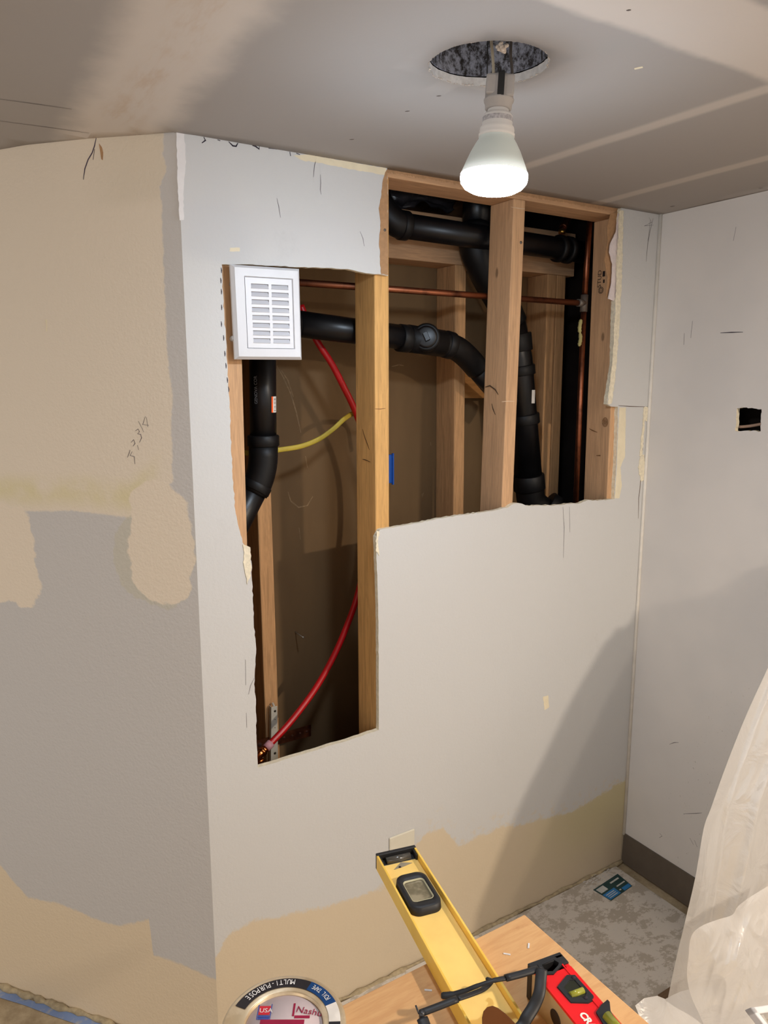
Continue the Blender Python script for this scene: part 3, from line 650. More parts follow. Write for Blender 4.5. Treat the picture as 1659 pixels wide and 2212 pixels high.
# large stack and the upper branch
dB = thing('drain_pipe', 'large black stack pipe leaning behind the middle front stud, with upper branch', 'pipe', PY(1150, 1080, .21))
YS = .205; R3 = .0445
put('pipe', MB().tube([PY(1031, 385, YS+.02), PY(1029, 500, YS+.01)], R3*.86, 32), absm, dB)
put('elbow', MB().tube(smoothpath([PY(1028, 490, YS+.01), PY(1028, 535, YS), PY(1050, 590, YS), PY(1083, 650, YS), PY(1106, 700, YS)], 6), R3, 32), absd, dB)
put('pipe', MB().tube([PY(1103, 690, YS), PY(1119, 775, YS), PY(1142, 1040, YS)], R3*.93, 32), absm, dB)
sdir = PY(1119, 775, YS)-PY(1142, 1040, YS)
for (a, b, L) in ((1115, 740, .05), (1122, 800, .028), (1132, 905, .03)):
    put('hub', hub(MB(), PY(a, b, YS), sdir, R3*.93, L, .004), absd, dB)
put('hub', hub(MB(), PY(1142.5, 1042, YS), sdir, R3, .046, .003), absd, dB)
put('elbow', MB().tube(smoothpath([PY(1144, 1050, YS), PY(1150, 1085, YS), PY(1185, 1112, YS-.02), PY(1215, 1135, YS-.05)], 6), R3*.96, 32), absd, dB)
put('hub', hub(MB(), PY(1187, 1098, YS-.02), PY(1215, 1120, YS-.05)-PY(1165, 1085, YS-.01), R3, .03, .004), absd, dB)
q0 = PY(1156, 862, YS); cdir = (CAMP-q0); cdir.z = 0; cdir.normalize(); sx = cdir.cross(upv)
q1 = q0-sx*0; lbm = MB(); ctr = PY(1129, 855, YS); 
for i in range(4):
    a, b = .68+i*.08, .76+i*.08; rr = R3*.93+.0006; za_, zb_ = PY(1153, 870, YS).z, PY(1153, 842, YS).z
    w_ = lambda an: ctr.xy.to_3d()+(cdir*math.cos(an)-sx*math.sin(an))*rr
    lbm.add([w_(a)+upv*za_, w_(b)+upv*za_, w_(b)+upv*zb_, w_(a)+upv*zb_], [(0, 1, 2, 3)])
put('pipe_sticker', lbm, plain('sticker_pale', srgb(206, 202, 196), .6), dB)
YU = .162
ua, ub = PY(862, 486, YU), PY(1262, 545, YU); ud = (ub-ua).normalized()
put('pipe', MB().tube([ua, ub], R2, 32), absm, dB, label='upper horizontal branch')
put('hub', hub(MB(), PY(871, 487, YU), ud, R2, .022, .005), absd, dB)
put('elbow', MB().tube(arc(PY(874, 488, YU), PY(838, 482, YU), PY(815, 428, YU+.02), 8), R2+.003, 32), absd, dB)
for a, b in ((1207, 537), (1226, 540)): put('hub', hub(MB(), PY(a, b, YU), ud, R2, .017, .007), absd, dB)
# ---------------------------------------------------------------- copper pipes
YC = .1105; RC = .008
cA = thing('copper_pipe', 'copper water pipe running across the bays and up the right stud', 'pipe', PY(1246, 1090, YC))
a, b = PY(600, 607, YC), PY(1258, 655, YC); j = PY(1262, 655, YC)
put('pipe', MB().tube([a, b], RC, 20), copper, cA)
put('pipe', MB().tube([j, PY(1275, 462, YC)], RC, 20), copper, cA)
put('pipe', MB().tube([j, PY(1243, 1110, YC)], RC, 20), copper, cA)
put('tee', MB().tube([PY(1248, 654, YC), j], .0105, 20).tube([PY(1263, 637, YC), PY(1260.5, 674, YC)], .0105, 20), solder, cA)
mb = MB().tube(smoothpath([PY(1255, 690, YC-.004), PY(1252, 710, YC-.004), PY(1254, 730, YC-.004), PY(1251, 748, YC-.004)]), [.003, .005, .005, .006, .005, .005, .005, .006, .005, .005, .006, .004]*2+[.003], 8)
put('foam_smear', mb, plain('yellow_foam', srgb(176, 166, 110), .8), cA)
cB = thing('copper_pipe', 'short copper fitting standing above the right end of the upper black pipe', 'pipe', PY(1214, 512, .19))
put('pipe', MB().tube([PY(1214, 506, .19), PY(1215, 490, .19)], .008, 16).tube(smoothpath([PY(1216, 492, .19), PY(1228, 470, .2), PY(1242, 452, .22), PY(1246, 425, .22)]), .0105, 16), copper, cB)
put('brass_cap', MB().tube([PY(1214, 505, .19), PY(1214, 496, .19)], .010, 16), plain('brass', srgb(206, 160, 80), .35, 1), cB)
# ---------------------------------------------------------------- red tube, yellow cable, small parts
px_ = thing('water_tube', 'bright red plastic water tube bowing behind the second front stud', 'tube', PY(560, 1640, .13))
path = smoothpath([PY(578, 1613, .135), PY(627, 1560, .155), PY(681, 1488, .175), PY(722, 1415, .19), PY(752, 1345, .2), PY(775, 1275, .21), PY(797, 1160, .225), PY(800, 1040, .225), PY(788, 955, .215), PY(768, 890, .2), PY(742, 835, .195), PY(716, 785, .195), PY(688, 742, .2), PY(668, 705, .21), PY(650, 660, .22)], 8)
put('tube', MB().tube(path, .0082, 18), redpex, px_)
dd = (path[0]-path[4]).normalized(); p0 = path[0]
put('crimp_ring', MB().tube([p0-dd*.012, p0+dd*.006], .0105, 20), plain('mauve_ring', srgb(190, 140, 150), .5), px_)
put('brass_elbow', MB().tube([p0+dd*.004, p0+dd*.018], .0085, 16).tube(smoothpath([p0+dd*.015, p0+dd*.03, PY(559, 1650, .13), PY(558, 1672, .13)], 5), .0088, 16).lathe([(.0, -.006), (.011, -.004), (.011, .004), (0, .006)], p0+dd*.017, dd, 18).lathe([(.0, -.006), (.011, -.004), (.011, .004), (0, .006)], PY(561, 1642, .13), (0, 0, 1), 18), plain('polished_copper', srgb(200, 122, 72), .22, 1, var=.2), px_)
yc = thing('cable', 'yellow flat electrical cable sagging from the left stud to the red tube', 'cable', PY(530, 980, .2))
put('sheath', MB().tube(smoothpath([PY(515, 977, .2), PY(555, 979, .2), PY(602, 972, .2), PY(650, 964, .2), PY(690, 948, .2), PY(722, 925, .2), PY(745, 904, .2), PY(768, 893, .225), PY(800, 905, .25), PY(812, 960, .25)], 8), .0062, 14, flat=.45, up=(0, -1, 0)), yellowc, yc)
bx = thing('electrical_box', 'blue plastic electrical box just visible right of the second front stud', 'box', PY(838, 1044, .30))
a, b = PY(815, 1044, .31), PY(841, 981, .31)
mb = MB().box((a.x-.03, .29, a.z), (b.x, .348, b.z)); put('body', mb, bluep, bx, bevel=.002)
mb = MB().box((b.x-.004, .286, a.z-.004), (b.x+.0005, .292, b.z+.004)); put('rim', mb, bluep, bx)
nb = put('nail', MB().tube([PY(637, 1365, .352), PY(655, 1377, .305)], .0016, 10).lathe([(0, 0), (.003, 0), (.003, .001), (0, .001)], PY(655, 1377, .305), PY(655, 1377, .305)-PY(637, 1365, .352), 10), plain('nail_steel', srgb(190, 184, 170), .4, .7)); nb['label'] = 'pale nail point poking out of the brown panel behind the lower opening'; nb['category'] = 'nail'
ws = thing('bracket', 'white metal strip bracket with screw holes standing in the lower left opening', 'bracket', PY(592, 1645, .24))
q = [PY(586, 1660, .24), PY(601, 1657, .24), PY(599, 1525, .24), PY(587, 1528, .24)]
put('strip', MB().prism(q, (0, .0015, 0)).prism([PY(585, 1660, .24), PY(586.5, 1660, .24), PY(587.5, 1528, .24), PY(586, 1528, .24)], (0, .014, 0)).tube([PY(592, 1526, .24), PY(589, 1519, .252)], .003, 8), galv, ws, bevel=.0004)
mb = MB()
dsc = plain('dark_screw', srgb(60, 54, 46), .5, .5)
for py, r in ((1536, .0032), (1627, .0034), (1554, .0012), (1572, .0012)): put('screw', MB().lathe([(0, 0), (r, 0), (r, -.0006), (0, -.0006)], PY(594, py, .24), (0, 1, 0), 14), dsc, ws)
cs = thing('strap', 'perforated copper strap crossing behind the red tube at the bottom left', 'strap', PY(560, 1625, .25))
q = [PY(548, 1622, .252), PY(672, 1590, .252), PY(672, 1565, .252), PY(548, 1602, .252)]
put('band', MB().prism(q, (0, .001, 0)), copper, cs)
mb = MB()
for u in (.1, .24, .38, .52, .66, .8, .92): mb.lathe([(0, 0), (.0034 if u > .2 else .006, 0), (.0034 if u > .2 else .006, -.0005), (0, -.0005)], bil(q, u, .5)+Vector((0, -.0002, 0)), (0, 1, 0), 14)
put('holes', mb, plain('strap_hole', srgb(56, 32, 24), .9), cs)
# ---------------------------------------------------------------- white vent cover
YV = -.014
Q = [PY(500, 570, YV), PY(649.5, 580, YV), PY(655, 777, YV), PY(510.5, 776, YV)]
Q = [Q[0], Q[1], Q[2], Q[3]]
vn = thing('vent_cover', 'white louvered vent cover fixed over the upper left of the opening', 'vent', bil(Q, .5, 1))
yv = Vector((0, 1, 0))
def frame(mb, o, i, y0, y1):   # ring between two (u0,u1,v0,v1) rectangles at depths
    a = [(o[0], o[2]), (o[1], o[2]), (o[1], o[3]), (o[0], o[3])]; b = [(i[0], i[2]), (i[1], i[2]), (i[1], i[3]), (i[0], i[3])]
    A = [bil(Q, *p)+yv*y0 for p in a]; B = [bil(Q, *p)+yv*y1 for p in b]
    mb.add(A+B, [(j, (j+1) % 4, 4+(j+1) % 4, 4+j) for j in range(4)])
mb = MB(); frame(mb, (0, 1, 0, 1), (.04, .96, .03, .97), .008, .0); frame(mb, (.04, .96, .03, .97), (.165, .875, .115, .885), .0, -.0012); frame(mb, (.165, .875, .115, .885), (.18, .862, .127, .875), -.0012, .004); frame(mb, (0, 1, 0, 1), (0, 1, 0, 1), .008, .0135)
put('frame', mb, white, vn)
mb = MB(); slots = []
for c in range(2):
    u0 = .262 if c == 0 else .556; u1 = u0+.25
    for r in range(8):
        v0 = .190+r*.083; slots.append((u0, u1, v0, v0+.050))
us = sorted({.18, .862}|{q for s_ in slots for q in s_[:2]}); vs_ = sorted({.127, .875}|{q for s_ in slots for q in s_[2:]})
for i in range(len(us)-1):
    for j_ in range(len(vs_)-1):
        mu, mv = (us[i]+us[i+1])/2, (vs_[j_]+vs_[j_+1])/2
        if any(a < mu < b and c < mv < d for a, b, c, d in slots): continue
        mb.add([bil(Q, us[i], vs_[j_])+yv*.001, bil(Q, us[i+1], vs_[j_])+yv*.001, bil(Q, us[i+1], vs_[j_+1])+yv*.001, bil(Q, us[i], vs_[j_+1])+yv*.001], [(0, 1, 2, 3)])
frame(mb, (.18, .862, .127, .875), (.18, .862, .127, .875), .004, .001)
put('louver_panel', mb, white, vn)
for a, b, c, d in slots:
    l = MB(); t0, t1 = [bil(Q, *p) for p in ((a, c), (b, c))], [bil(Q, *p) for p in ((b, d), (a, d))]
    l.hexa([t0[0]+yv*.0045, t0[1]+yv*.0045, t1[0]+yv*-.0006, t1[1]+yv*-.0006, t0[0]+yv*.0065, t0[1]+yv*.0065, t1[0]+yv*.0014, t1[1]+yv*.0014])
    for e in ((t0[0], t1[1]), (t0[1], t1[0])):
        l.add([e[0]+yv*.001, e[0]+yv*.0055, e[1]+yv*.0005, e[1]+yv*.001], [(0, 1, 2, 3)])
    put('louver', l, greyslot, vn)
clip = M('clear_clip', .2, 0, .5); clip.b.inputs['Transmission Weight'].default_value = .6; clip.color((.9, .9, .9))
for py in (613, 731): put('mounting_clip', MB().lathe([(0, 0), (.006, 0), (.006, .022), (0, .026)], PY(506, py, 0)+Vector((0, -.005, 0)), (0, 1, 0), 14), clip.m, vn)
# ---------------------------------------------------------------- bulb, socket and its can
AX = ((PZ(926, 138, H)+PZ(1187, 135, H))*.5).xy.to_3d()+Vector((.0085, -.0052, 0)); AXT = Vector((.006, -.004, 0))   # axis bottom, tilt at top
hz = Vector((CAMP.x-AX.x, CAMP.y-AX.y, 0)).normalized()
def ZB(py):     # height on the hanging axis seen at row py
    d = ray(1068, py); p = CAMP+d*((AX-CAMP).dot(hz)/d.dot(hz)); return p.z
zb0, zt = ZB(418), ZB(165)
axd = (Vector((0, 0, zt-zb0))+AXT).normalized(); base = Vector((AX.x, AX.y, 0)); base.z = zb0
def LP(prof): return [(r, ZB(py)-zb0) for r, py in prof]
em = bpy.data.materials.new('lit_lens'); em.use_nodes = True; t = em.node_tree; t.nodes.remove(t.nodes['Principled BSDF'])
e_ = t.nodes.new('ShaderNodeEmission'); e_.inputs[0].default_value = (.80, .95, 1.12, 1); e_.inputs[1].default_value = BULB_W; t.links.new(e_.outputs[0], t.nodes['Material Output'].inputs[0])
bo = thing('light_bulb', 'lit white flood bulb hanging below the round ceiling hole', 'bulb', base)
put('lens', MB().lathe(LP([(0, 419.5), (.018, 418.5), (.034, 414), (.044, 406), (.0492, 396), (.0505, 385), (.0500, 377)]), base, axd, 56, cap=False), em, bo)
gl = M('frosted_glass', .35, 0, .5); x, y, z = gl.xyz(); gl.color(srgb(212, 222, 218))
z1 = ZB(377)-zb0; z2 = ZB(330)-zb0
gg = (1-z.step(z1-.002, z2)); gl.t.links.new((gg*gg*gg*.55+.02).k, gl.b.inputs['Emission Strength']); gl.b.inputs['Emission Color'].default_value = (.95, 1, .97, 1)
put('envelope', MB().lathe(LP([(.0500, 377), (.0478, 368), (.0430, 350), (.0372, 330), (.0308, 312), (.0266, 302), (.0258, 296)]), base, axd, 56, cap=False), gl.m, bo)
whp = plain('bulb_plastic', srgb(226, 224, 222), .45, var=.02)
put('collar', MB().lathe(LP([(.020, 297.5), (.0266, 297), (.0268, 291), (.0255, 288), (.0258, 283), (.0250, 277), (.0225, 272), (.0222, 253), (.0195, 247), (.0158, 245), (.0155, 233), (.0150, 230)]), base, axd, 48), whp, bo)
put('label_band', MB().lathe(LP([(.0224, 270), (.0224, 255)]), base, axd, 48, cap=False), plain('label_print', srgb(176, 174, 178), .6, var=.25, scale=260), bo)
so_ = thing('lamp_socket', 'grey lamp socket on two wires above the lit bulb', 'socket', base+axd*(ZB(236)-zb0))
gpl = plain('grey_socket', srgb(176, 172, 170), .6, var=.05)
put('body', MB().lathe(LP([(.017, 238), (.0195, 236), (.0198, 224), (.0215, 222), (.0222, 219), (.0222, 216), (.0208, 214), (.0206, 178), (.0195, 169), (.0165, 166), (0, 165.5)]), base, axd, 40), gpl, so_)
fr = (CAMP-base); fr -= axd*fr.dot(axd); fr.normalize(); sr = fr.cross(axd).normalized()
zl = lambda py: base+axd*(ZB(py)-zb0)
put('black_clip', MB().fbox(zl(214), sr, axd, fr, (-.0065, .0030), (-.002, ZB(166)-ZB(214)), (.0175, .0222)), blackp, so_, bevel=.001)
put('side_rib', MB().fbox(zl(217), sr, axd, fr, (-.021, -.0075), (0, ZB(169)-ZB(217)), (.0115, .0185)).fbox(zl(212), sr, axd, fr, (.004, .020), (0, ZB(168)-ZB(212)), (.0125, .0195)), gpl, so_, bevel=.003)
def PA(px, py):   # point on the upright plane through the lamp that faces the doorway
    d = ray(px, py); return CAMP+d*((AX-CAMP).dot(hz)/d.dot(hz))
put('wire', MB().tube(smoothpath([PA(1066, 176), PA(1066, 150), PA(1064, 118), PA(1061, 85), PA(1060, 40)]), .0021, 10), plain('cream_wire', srgb(190, 180, 160), .6), so_)
put('wire', MB().tube(smoothpath([PA(1107, 176), PA(1106, 150), PA(1103, 118), PA(1104, 85), PA(1102, 40)]), .0021, 10), plain('grey_wire', srgb(84, 78, 74), .6), so_)
cm = M('galvanised_can', .5, .55, .4); cm.color(cm.mix(srgb(62, 58, 56), srgb(186, 190, 204), (cm.noise(85, 6, .8, (1, 1, .7))).step(.40, .60))); cm = cm.m
cn = thing('light_housing', 'metal recessed light can inside the round ceiling hole', 'light housing', (HC.x, HC.y, H+.0127))
mb = MB(); pr = [(.97, .0), (.97, .12), (.0, .12), (.0, .122), (.995, .122), (.995, 0), (.97, 0)]; nn_ = 64
mb.add([oval(2*math.pi*j_/nn_, k_, H+.013+h_) for k_, h_ in pr for j_ in range(nn_)], [(i*nn_+j_, i*nn_+(j_+1) % nn_, (i+1)*nn_+(j_+1) % nn_, (i+1)*nn_+j_) for i in range(len(pr)-1) for j_ in range(nn_)], 0, True)
put('can', mb, cm, cn)
dsm = plain('dark_seam', srgb(50, 48, 48), .7)
for a in (.3, 1.5, 2.7, 3.6): put('seam', MB().tube([oval(a, .966, H+.016), oval(a, .966, H+.13)], .001, 6), dsm, cn)
# ---------------------------------------------------------------- cover plate on the wall
pa, pb_ = PY(840, 1810, 0), PY(894, 1797, 0)
op = thing('cover_plate', 'white cover plate low on the wall behind the yellow level', 'cover plate', (pa.x+.037, 0, pa.z-.115))
wp = pb_.x-pa.x; put('plate', MB().box((pa.x, -.005, pa.z-.118), (pb_.x, 0, pa.z+.001)), plain('ivory_plastic', srgb(214, 208, 190), .4, var=.02), op, bevel=.003)
# ---------------------------------------------------------------- work table
TZ = .725
tc = PZ(1133, 1975, TZ); ply = M('plywood_top', .6, 0, .3)
g1 = ply.noise(7, 5, .65, (.8, 6, 1), 1.0); g2 = ply.noise(60, 3, .6, (.6, 6, 1))
k = ply.mix(srgb(202, 155, 106), srgb(212, 168, 118), (g1*.75+g2*.25).step(.38, .6)); k = ply.mix(k, srgb(160, 106, 66), ply.noise(16, 6, .8, (.8, 2.5, 1)).step(.6, .72)*.25); ply.color(k)
tb = thing('work_table', 'plywood work table in the foreground carrying the levels and tape', 'table', (-.05, -1.0, 0))
put('tabletop', MB().box((-.5, -1.42, TZ-.018), (tc.x, tc.y, TZ)), ply.m, tb, bevel=.0015)
for (lx, ly) in ((-.46, -1.38), (tc.x-.09, -1.38), (-.46, tc.y-.09), (tc.x-.09, tc.y-.09)):
    put('leg', MB().box((lx, ly, .0), (lx+.045, ly+.045, TZ-.018)), lumber_d, tb, bevel=.002)
mb = MB()
for (a, b) in ((1095, 2062), (1142, 2044), (925, 2140)):
    p = PZ(a, b, TZ); d = Vector((random.uniform(.5, 1), random.uniform(-1, 1), 0)).normalized()
    mb.fbox(p, d, upv.cross(d), upv, (-.005, .005), (-.0012, .0012), (0, .0012))
o = put('paper_crumb', mb, white, None); o['label'] = 'loose white shavings scattered on the plywood table top'; o['category'] = 'shavings'; o['kind'] = 'stuff'
# ---------------------------------------------------------------- yellow level
ZL = .752
eA, eB = PZ(817, 1853, ZL), PZ(893, 1823, ZL); far = (eA+eB)*.5
near = (PZ(1010, 2212, ZL)+PZ(1146, 2212, ZL))*.5; ax = (near-far).normalized(); sb = upv.cross(ax); 
if sb.dot(eB-eA) < 0: sb = -sb
wl = (eB-eA).length/2; LL = .66; yel = M('yellow_enamel', .4, 0, .4)
yel.color(yel.mix(yel.mix(srgb(240, 196, 84), srgb(248, 208, 100), yel.noise(8, 3).step(.4, .6)), srgb(150, 120, 60), yel.noise(38, 5, .8).step(.68, .74))); yel = yel.m; yelw = plain('pale_yellow_enamel', srgb(250, 212, 124), .45, spec=.35, var=.05, scale=18)
yl = thing('spirit_level', 'long yellow spirit level with black end cap lying across the table', 'level', Vector((far.x, far.y, TZ))+ax*.3)
hy = ZL-TZ; o = Vector((far.x, far.y, TZ))
put('rail', MB().fbox(o, ax, sb, upv, (.0, LL), (-wl, -wl+.0035), (0, hy)).fbox(o, ax, sb, upv, (0, LL), (wl-.0035, wl), (0, hy)), yel, yl, bevel=.0006)
put('web', MB().fbox(o, ax, sb, upv, (.016, LL), (-wl+.003, wl-.003), (hy*.2, hy-.011)), yelw, yl)
ec = MB().fbox(o, ax, sb, upv, (-.004, .003), (-wl, wl), (0, hy+.001)).fbox(o, ax, sb, upv, (.0, .017), (-wl+.0035, wl-.0035), (0, hy-.0105)).fbox(o, ax, sb, upv, (.0, .020), (-wl+.0036, -wl+.007), (0, hy-.002)).fbox(o, ax, sb, upv, (.0, .020), (wl-.007, wl-.0036), (0, hy-.002))
put('end_cap', ec, blackp, yl, bevel=.001)
put('end_vial', MB().tube([o+ax*.0095+sb*-(wl-.014)+upv*(hy-.009), o+ax*.0095+sb*(wl-.014)+upv*(hy-.009)], .0065, 16), plain('smoky_vial', srgb(70, 68, 64), .15, spec=.6), yl)
tri = [PZ(*p, ZL-.0108) for p in [(851, 1879), (866, 1863), (891, 1864), (870, 1873)]]
tg = put('hang_mark', MB().prism(tri, upv*.0004), plain('worn_silver', srgb(176, 166, 146), .4, .5), yl, label='small grey triangle near the end cap')
put('hole', MB().lathe([(0, 0), (.0022, 0), (.0022, .0005), (0, .0005)], PZ(864, 1873, ZL-.0104), upv, 12), marker, tg)
# vial block: rounded frame with a window
vb0 = o+ax*.105+sb*-.002; nseg = 40
def rrect(c, hx, hy_, r, zz, n=9):
    out = []
    for qx, qy, a0 in ((1, 1, 0), (-1, 1, 90), (-1, -1, 180), (1, -1, 270)):
        for i in range(n+1):
            a = math.radians(a0+90*i/n); out.append(c+ax*(qx*(hx-r)+r*math.cos(a))+sb*(qy*(hy_-r)+r*math.sin(a))+upv*zz)
    return out
def ringstack(mb, rings):
    n = len(rings[0])
    mb.add([v for r in rings for v in r], [(i*n+j_, i*n+(j_+1) % n, (i+1)*n+(j_+1) % n, (i+1)*n+j_) for i in range(len(rings)-1) for j_ in range(n)], 0, True)
mb = MB(); ringstack(mb, [rrect(vb0, .043, .0265, .016, hy-.012), rrect(vb0, .042, .0255, .016, hy+.0005), rrect(vb0, .037, .0215, .013, hy+.002), rrect(vb0, .026, .0185, .007, hy+.001), rrect(vb0, .024, .0165, .006, hy-.004)])
put('vial_housing', mb, blackp, yl)
wv = M('vial_window', .1, 0, .6); wv.color(wv.mix(srgb(120, 112, 92), srgb(160, 150, 126), wv.noise(30).step(.4, .6))); 
put('vial_window', MB().prism(rrect(vb0, .0245, .017, .006, hy-.004), upv*.002), wv.m, yl)
mb = MB(); ringstack(mb, [rrect(vb0, .0255, .0180, .007, hy+.0012), rrect(vb0, .0245, .0172, .006, hy+.0016), rrect(vb0, .0235, .0163, .006, hy-.001)])
put('window_rim', mb, plain('pale_rim', srgb(176, 170, 140), .4), yl)
# ---------------------------------------------------------------- red level
ZR = .775; fA, fB = PZ(1147, 2091, ZR), PZ(1209, 2058, ZR); rf = (fA+fB)*.5
rn = (PZ(1243, 2212, ZR)+PZ(1345, 2212, ZR))*.5; ra = (rn-rf).normalized(); rs = upv.cross(ra)
if rs.dot(fB-fA) < 0: rs = -rs
rw = .0252; ro = Vector((rf.x, rf.y, TZ)); rh = ZR-TZ; redm = plain('red_enamel', srgb(226, 22, 28), .4, spec=.4, var=.04)
rl = thing('spirit_level', 'red box level with black fittings lying on the right of the table', 'level', ro+ra*.2)
rh_ = rh
# top skin with an opening near the end (hand hole)
put('body', MB().fbox(ro, ra, rs, upv, (.0215, .5), (-rw, rw), (rh-.004, rh)).fbox(ro, ra, rs, upv, (.001, .005), (-rw, rw), (rh-.004, rh-.001)).fbox(ro, ra, rs, upv, (.01, .03), (-rw, -rw+.006), (rh-.004, rh-.001)).fbox(ro, ra, rs, upv, (.01, .03), (rw-.006, rw), (rh-.004, rh-.001)).fbox(ro, ra, rs, upv, (.014, .5), (rw-.0105, rw-.0085), (rh, rh+.0012)), redm, rl)
alu = plain('milled_aluminium', srgb(206, 190, 164), .42, .55, var=.05)  # beige carries the table wood's reflection, painted into the aluminium
put('side_rail', MB().fbox(ro, ra, rs, upv, (.004, .5), (-rw, -rw+.003), (0, rh-.004)).fbox(ro, ra, rs, upv, (.004, .5), (rw-.003, rw), (0, rh-.004)), alu, rl)
put('base_plate', MB().fbox(ro, ra, rs, upv, (.004, .5), (-rw+.003, rw-.003), (0, .003)), redm, rl)
put('end_cap', MB().fbox(ro, ra, rs, upv, (-.004, .006), (-rw-.001, rw+.001), (0, rh+.001)).fbox(ro, ra, rs, upv, (.0, .016), (rw-.012, rw+.001), (rh-.004, rh+.0012)).fbox(ro, ra, rs, upv, (.0, .005), (-rw-.001, rw), (rh-.004, rh+.0012)), blackp, rl, bevel=.001)
def loc(c, pts, zz): return [ro+ra*(c[0]+a)+rs*(c[1]+b)+upv*zz for a, b in pts]
def bezel(name, c, outer, k1, k2, z0, z1, parent):
    mb = MB(); sc = lambda k: [(a*k, b*k) for a, b in outer]
    R_ = [loc(c, outer, z0), loc(c, sc(.97), z1), loc(c, sc(k1), z1), loc(c, sc(k2), z0-.004)]; n = len(outer)
    mb.add([v for r in R_ for v in r], [(i*n+j_, i*n+(j_+1) % n, (i+1)*n+(j_+1) % n, (i+1)*n+j_) for i in range(3) for j_ in range(n)]); return put(name, mb, blackp, parent)
def lrp(px, py, c):
    p = PZ(px, py, ZR+.001)-rf; return (p.dot(ra)-c[0], p.dot(rs)-c[1])
hc_ = (.012, 0)
bezel('hand_hole_rim', hc_, [lrp(*p, hc_) for p in [(1160, 2084), (1199, 2067), (1216, 2077), (1214, 2085), (1196, 2105), (1174, 2106)]], .66, .60, rh-.001, rh+.0016, rl)
vc = lrp(1241, 2137, (0, 0))
hexp = [lrp(*p, vc) for p in [(1203, 2132), (1224, 2106), (1242, 2106), (1283, 2152), (1280, 2162), (1271, 2167), (1233, 2166)]]
bz_ = bezel('vial_bezel', vc, hexp, .62, .52, rh, rh+.0018, rl)
put('vial_well', MB().prism(loc(vc, [(a*.64, b*.64) for a, b in hexp], rh+.0003), upv*.0004), plain('vial_dark', srgb(40, 42, 30), .4), rl)
grn = M('green_vial', .12, 0, .6); grn.color(srgb(150, 150, 54)); 
put('vial', MB().tube([ro+ra*(vc[0]+.006)+rs*(vc[1]-.011)+upv*(rh+.001), ro+ra*(vc[0]+.006)+rs*(vc[1]+.009)+upv*(rh+.001)], .0042, 14), grn.m, rl)
for a, b in ((-.015, .010), (.017, .004)): put('screw', MB().lathe([(0, 0), (.0028, 0), (.0028, .0009), (0, .0012)], ro+ra*(vc[0]+a)+rs*(vc[1]+b)+upv*(rh+.0016), upv, 14), marker, rl)
put('side_hole', MB().lathe([(0, 0), (.0105, 0), (.0105, .0005), (.008, .0005), (0, .0004)], ro+ra*.0585+rs*(-rw-.0001)+upv*(rh*.45), -rs, 28), plain('hole_dark', srgb(56, 40, 32), .7), rl)
v2 = [(-.02, -.012), (-.006, -.02), (.03, -.02), (.03, .02), (-.02, .02)]
put('vial_bezel', MB().prism(loc((0, 0), [lrp(*p, (0, 0)) for p in [(1287, 2188), (1298, 2173), (1312, 2161), (1317, 2166), (1319, 2186), (1342, 2222), (1320, 2235), (1302, 2212)]], rh), upv*.003), blackp, rl, bevel=.0008)
put('vial', MB().tube([ro+ra*.106+rs*.014+upv*(rh+.003), ro+ra*.150+rs*.014+upv*(rh+.003)], .0065, 16), grn.m, rl)
tx = text_mesh('CRAFTSMAN', .0125, ro+ra*.088+rs*-.0135+upv*(rh+.0002), ra, rs, bold=.0006)
put('lettering', tx, plain('white_print', srgb(236, 230, 222), .5), rl)
# ---------------------------------------------------------------- safety glasses
gz = .785; gls = thing('safety_glasses', 'folded black safety glasses with brown lens lying across both levels', 'glasses', PZ(1040, 2150, .755))
ta = [PZ(1163, 2093, gz), PZ(1130, 2103, gz), PZ(1092, 2113, gz), PZ(1062, 2119, gz), PZ(1030, 2130, gz-.004), PZ(1000, 2142, gz-.01), PZ(975, 2149, gz-.014), PZ(953, 2151, gz-.016)]
put('temple', MB().tube(smoothpath(ta[:3], 4), .0052, 14, flat=.6).tube(smoothpath(ta[2:], 5), [.0036]*5+[.003]*5+[.0034]*5+[.0042]*5+[.005]*5+[.0036], 14, flat=.55), blackp, gls)
tb_ = [PZ(908, 2189, gz-.004), PZ(950, 2173, gz-.002), PZ(988, 2158, gz), PZ(1020, 2147, gz-.006), PZ(1045, 2136, gz-.012), PZ(1061, 2119, gz-.018), PZ(1052, 2114, gz-.02)]
put('temple', MB().tube(smoothpath(tb_[:3], 4), .0050, 14, flat=.6).tube(smoothpath(tb_[2:], 5), .0037, 14, flat=.55), blackp, gls)
fr_ = [PZ(1170, 2094, gz+.004), PZ(1168, 2118, gz-.002), PZ(1165, 2145, gz-.008), PZ(1154, 2172, gz-.016), PZ(1138, 2198, gz-.022), PZ(1120, 2225, gz-.028), PZ(1060, 2262, gz-.02), PZ(985, 2262, gz-.016), PZ(930, 2235, gz-.01), PZ(912, 2200, gz-.004)]
put('frame', MB().tube(smoothpath(fr_, 6), .0075, 14, flat=.42), blackp, gls)
dst = plain('dark_steel', srgb(70, 70, 72), .4, .6)
put('hinge', MB().lathe([(0, -.005), (.0035, -.005), (.0035, .005), (0, .005)], PZ(1168, 2101, gz), upv, 12), dst, gls)
put('hinge', MB().lathe([(0, -.005), (.0035, -.005), (.0035, .005), (0, .005)], PZ(911, 2193, gz-.003), upv, 12).tube([PZ(905, 2190, gz), PZ(898, 2172, gz+.004)], .0012, 8), dst, gls)
ln = M('brown_lens', .15, 0, .5); ln.color(srgb(104, 62, 34)); ln.b.inputs['Alpha'].default_value = .93
lpx = [(1042, 2235), (1041, 2200), (1044, 2187), (1052, 2178), (1064, 2175), (1076, 2180), (1092, 2192), (1112, 2212), (1126, 2240), (1090, 2258)]
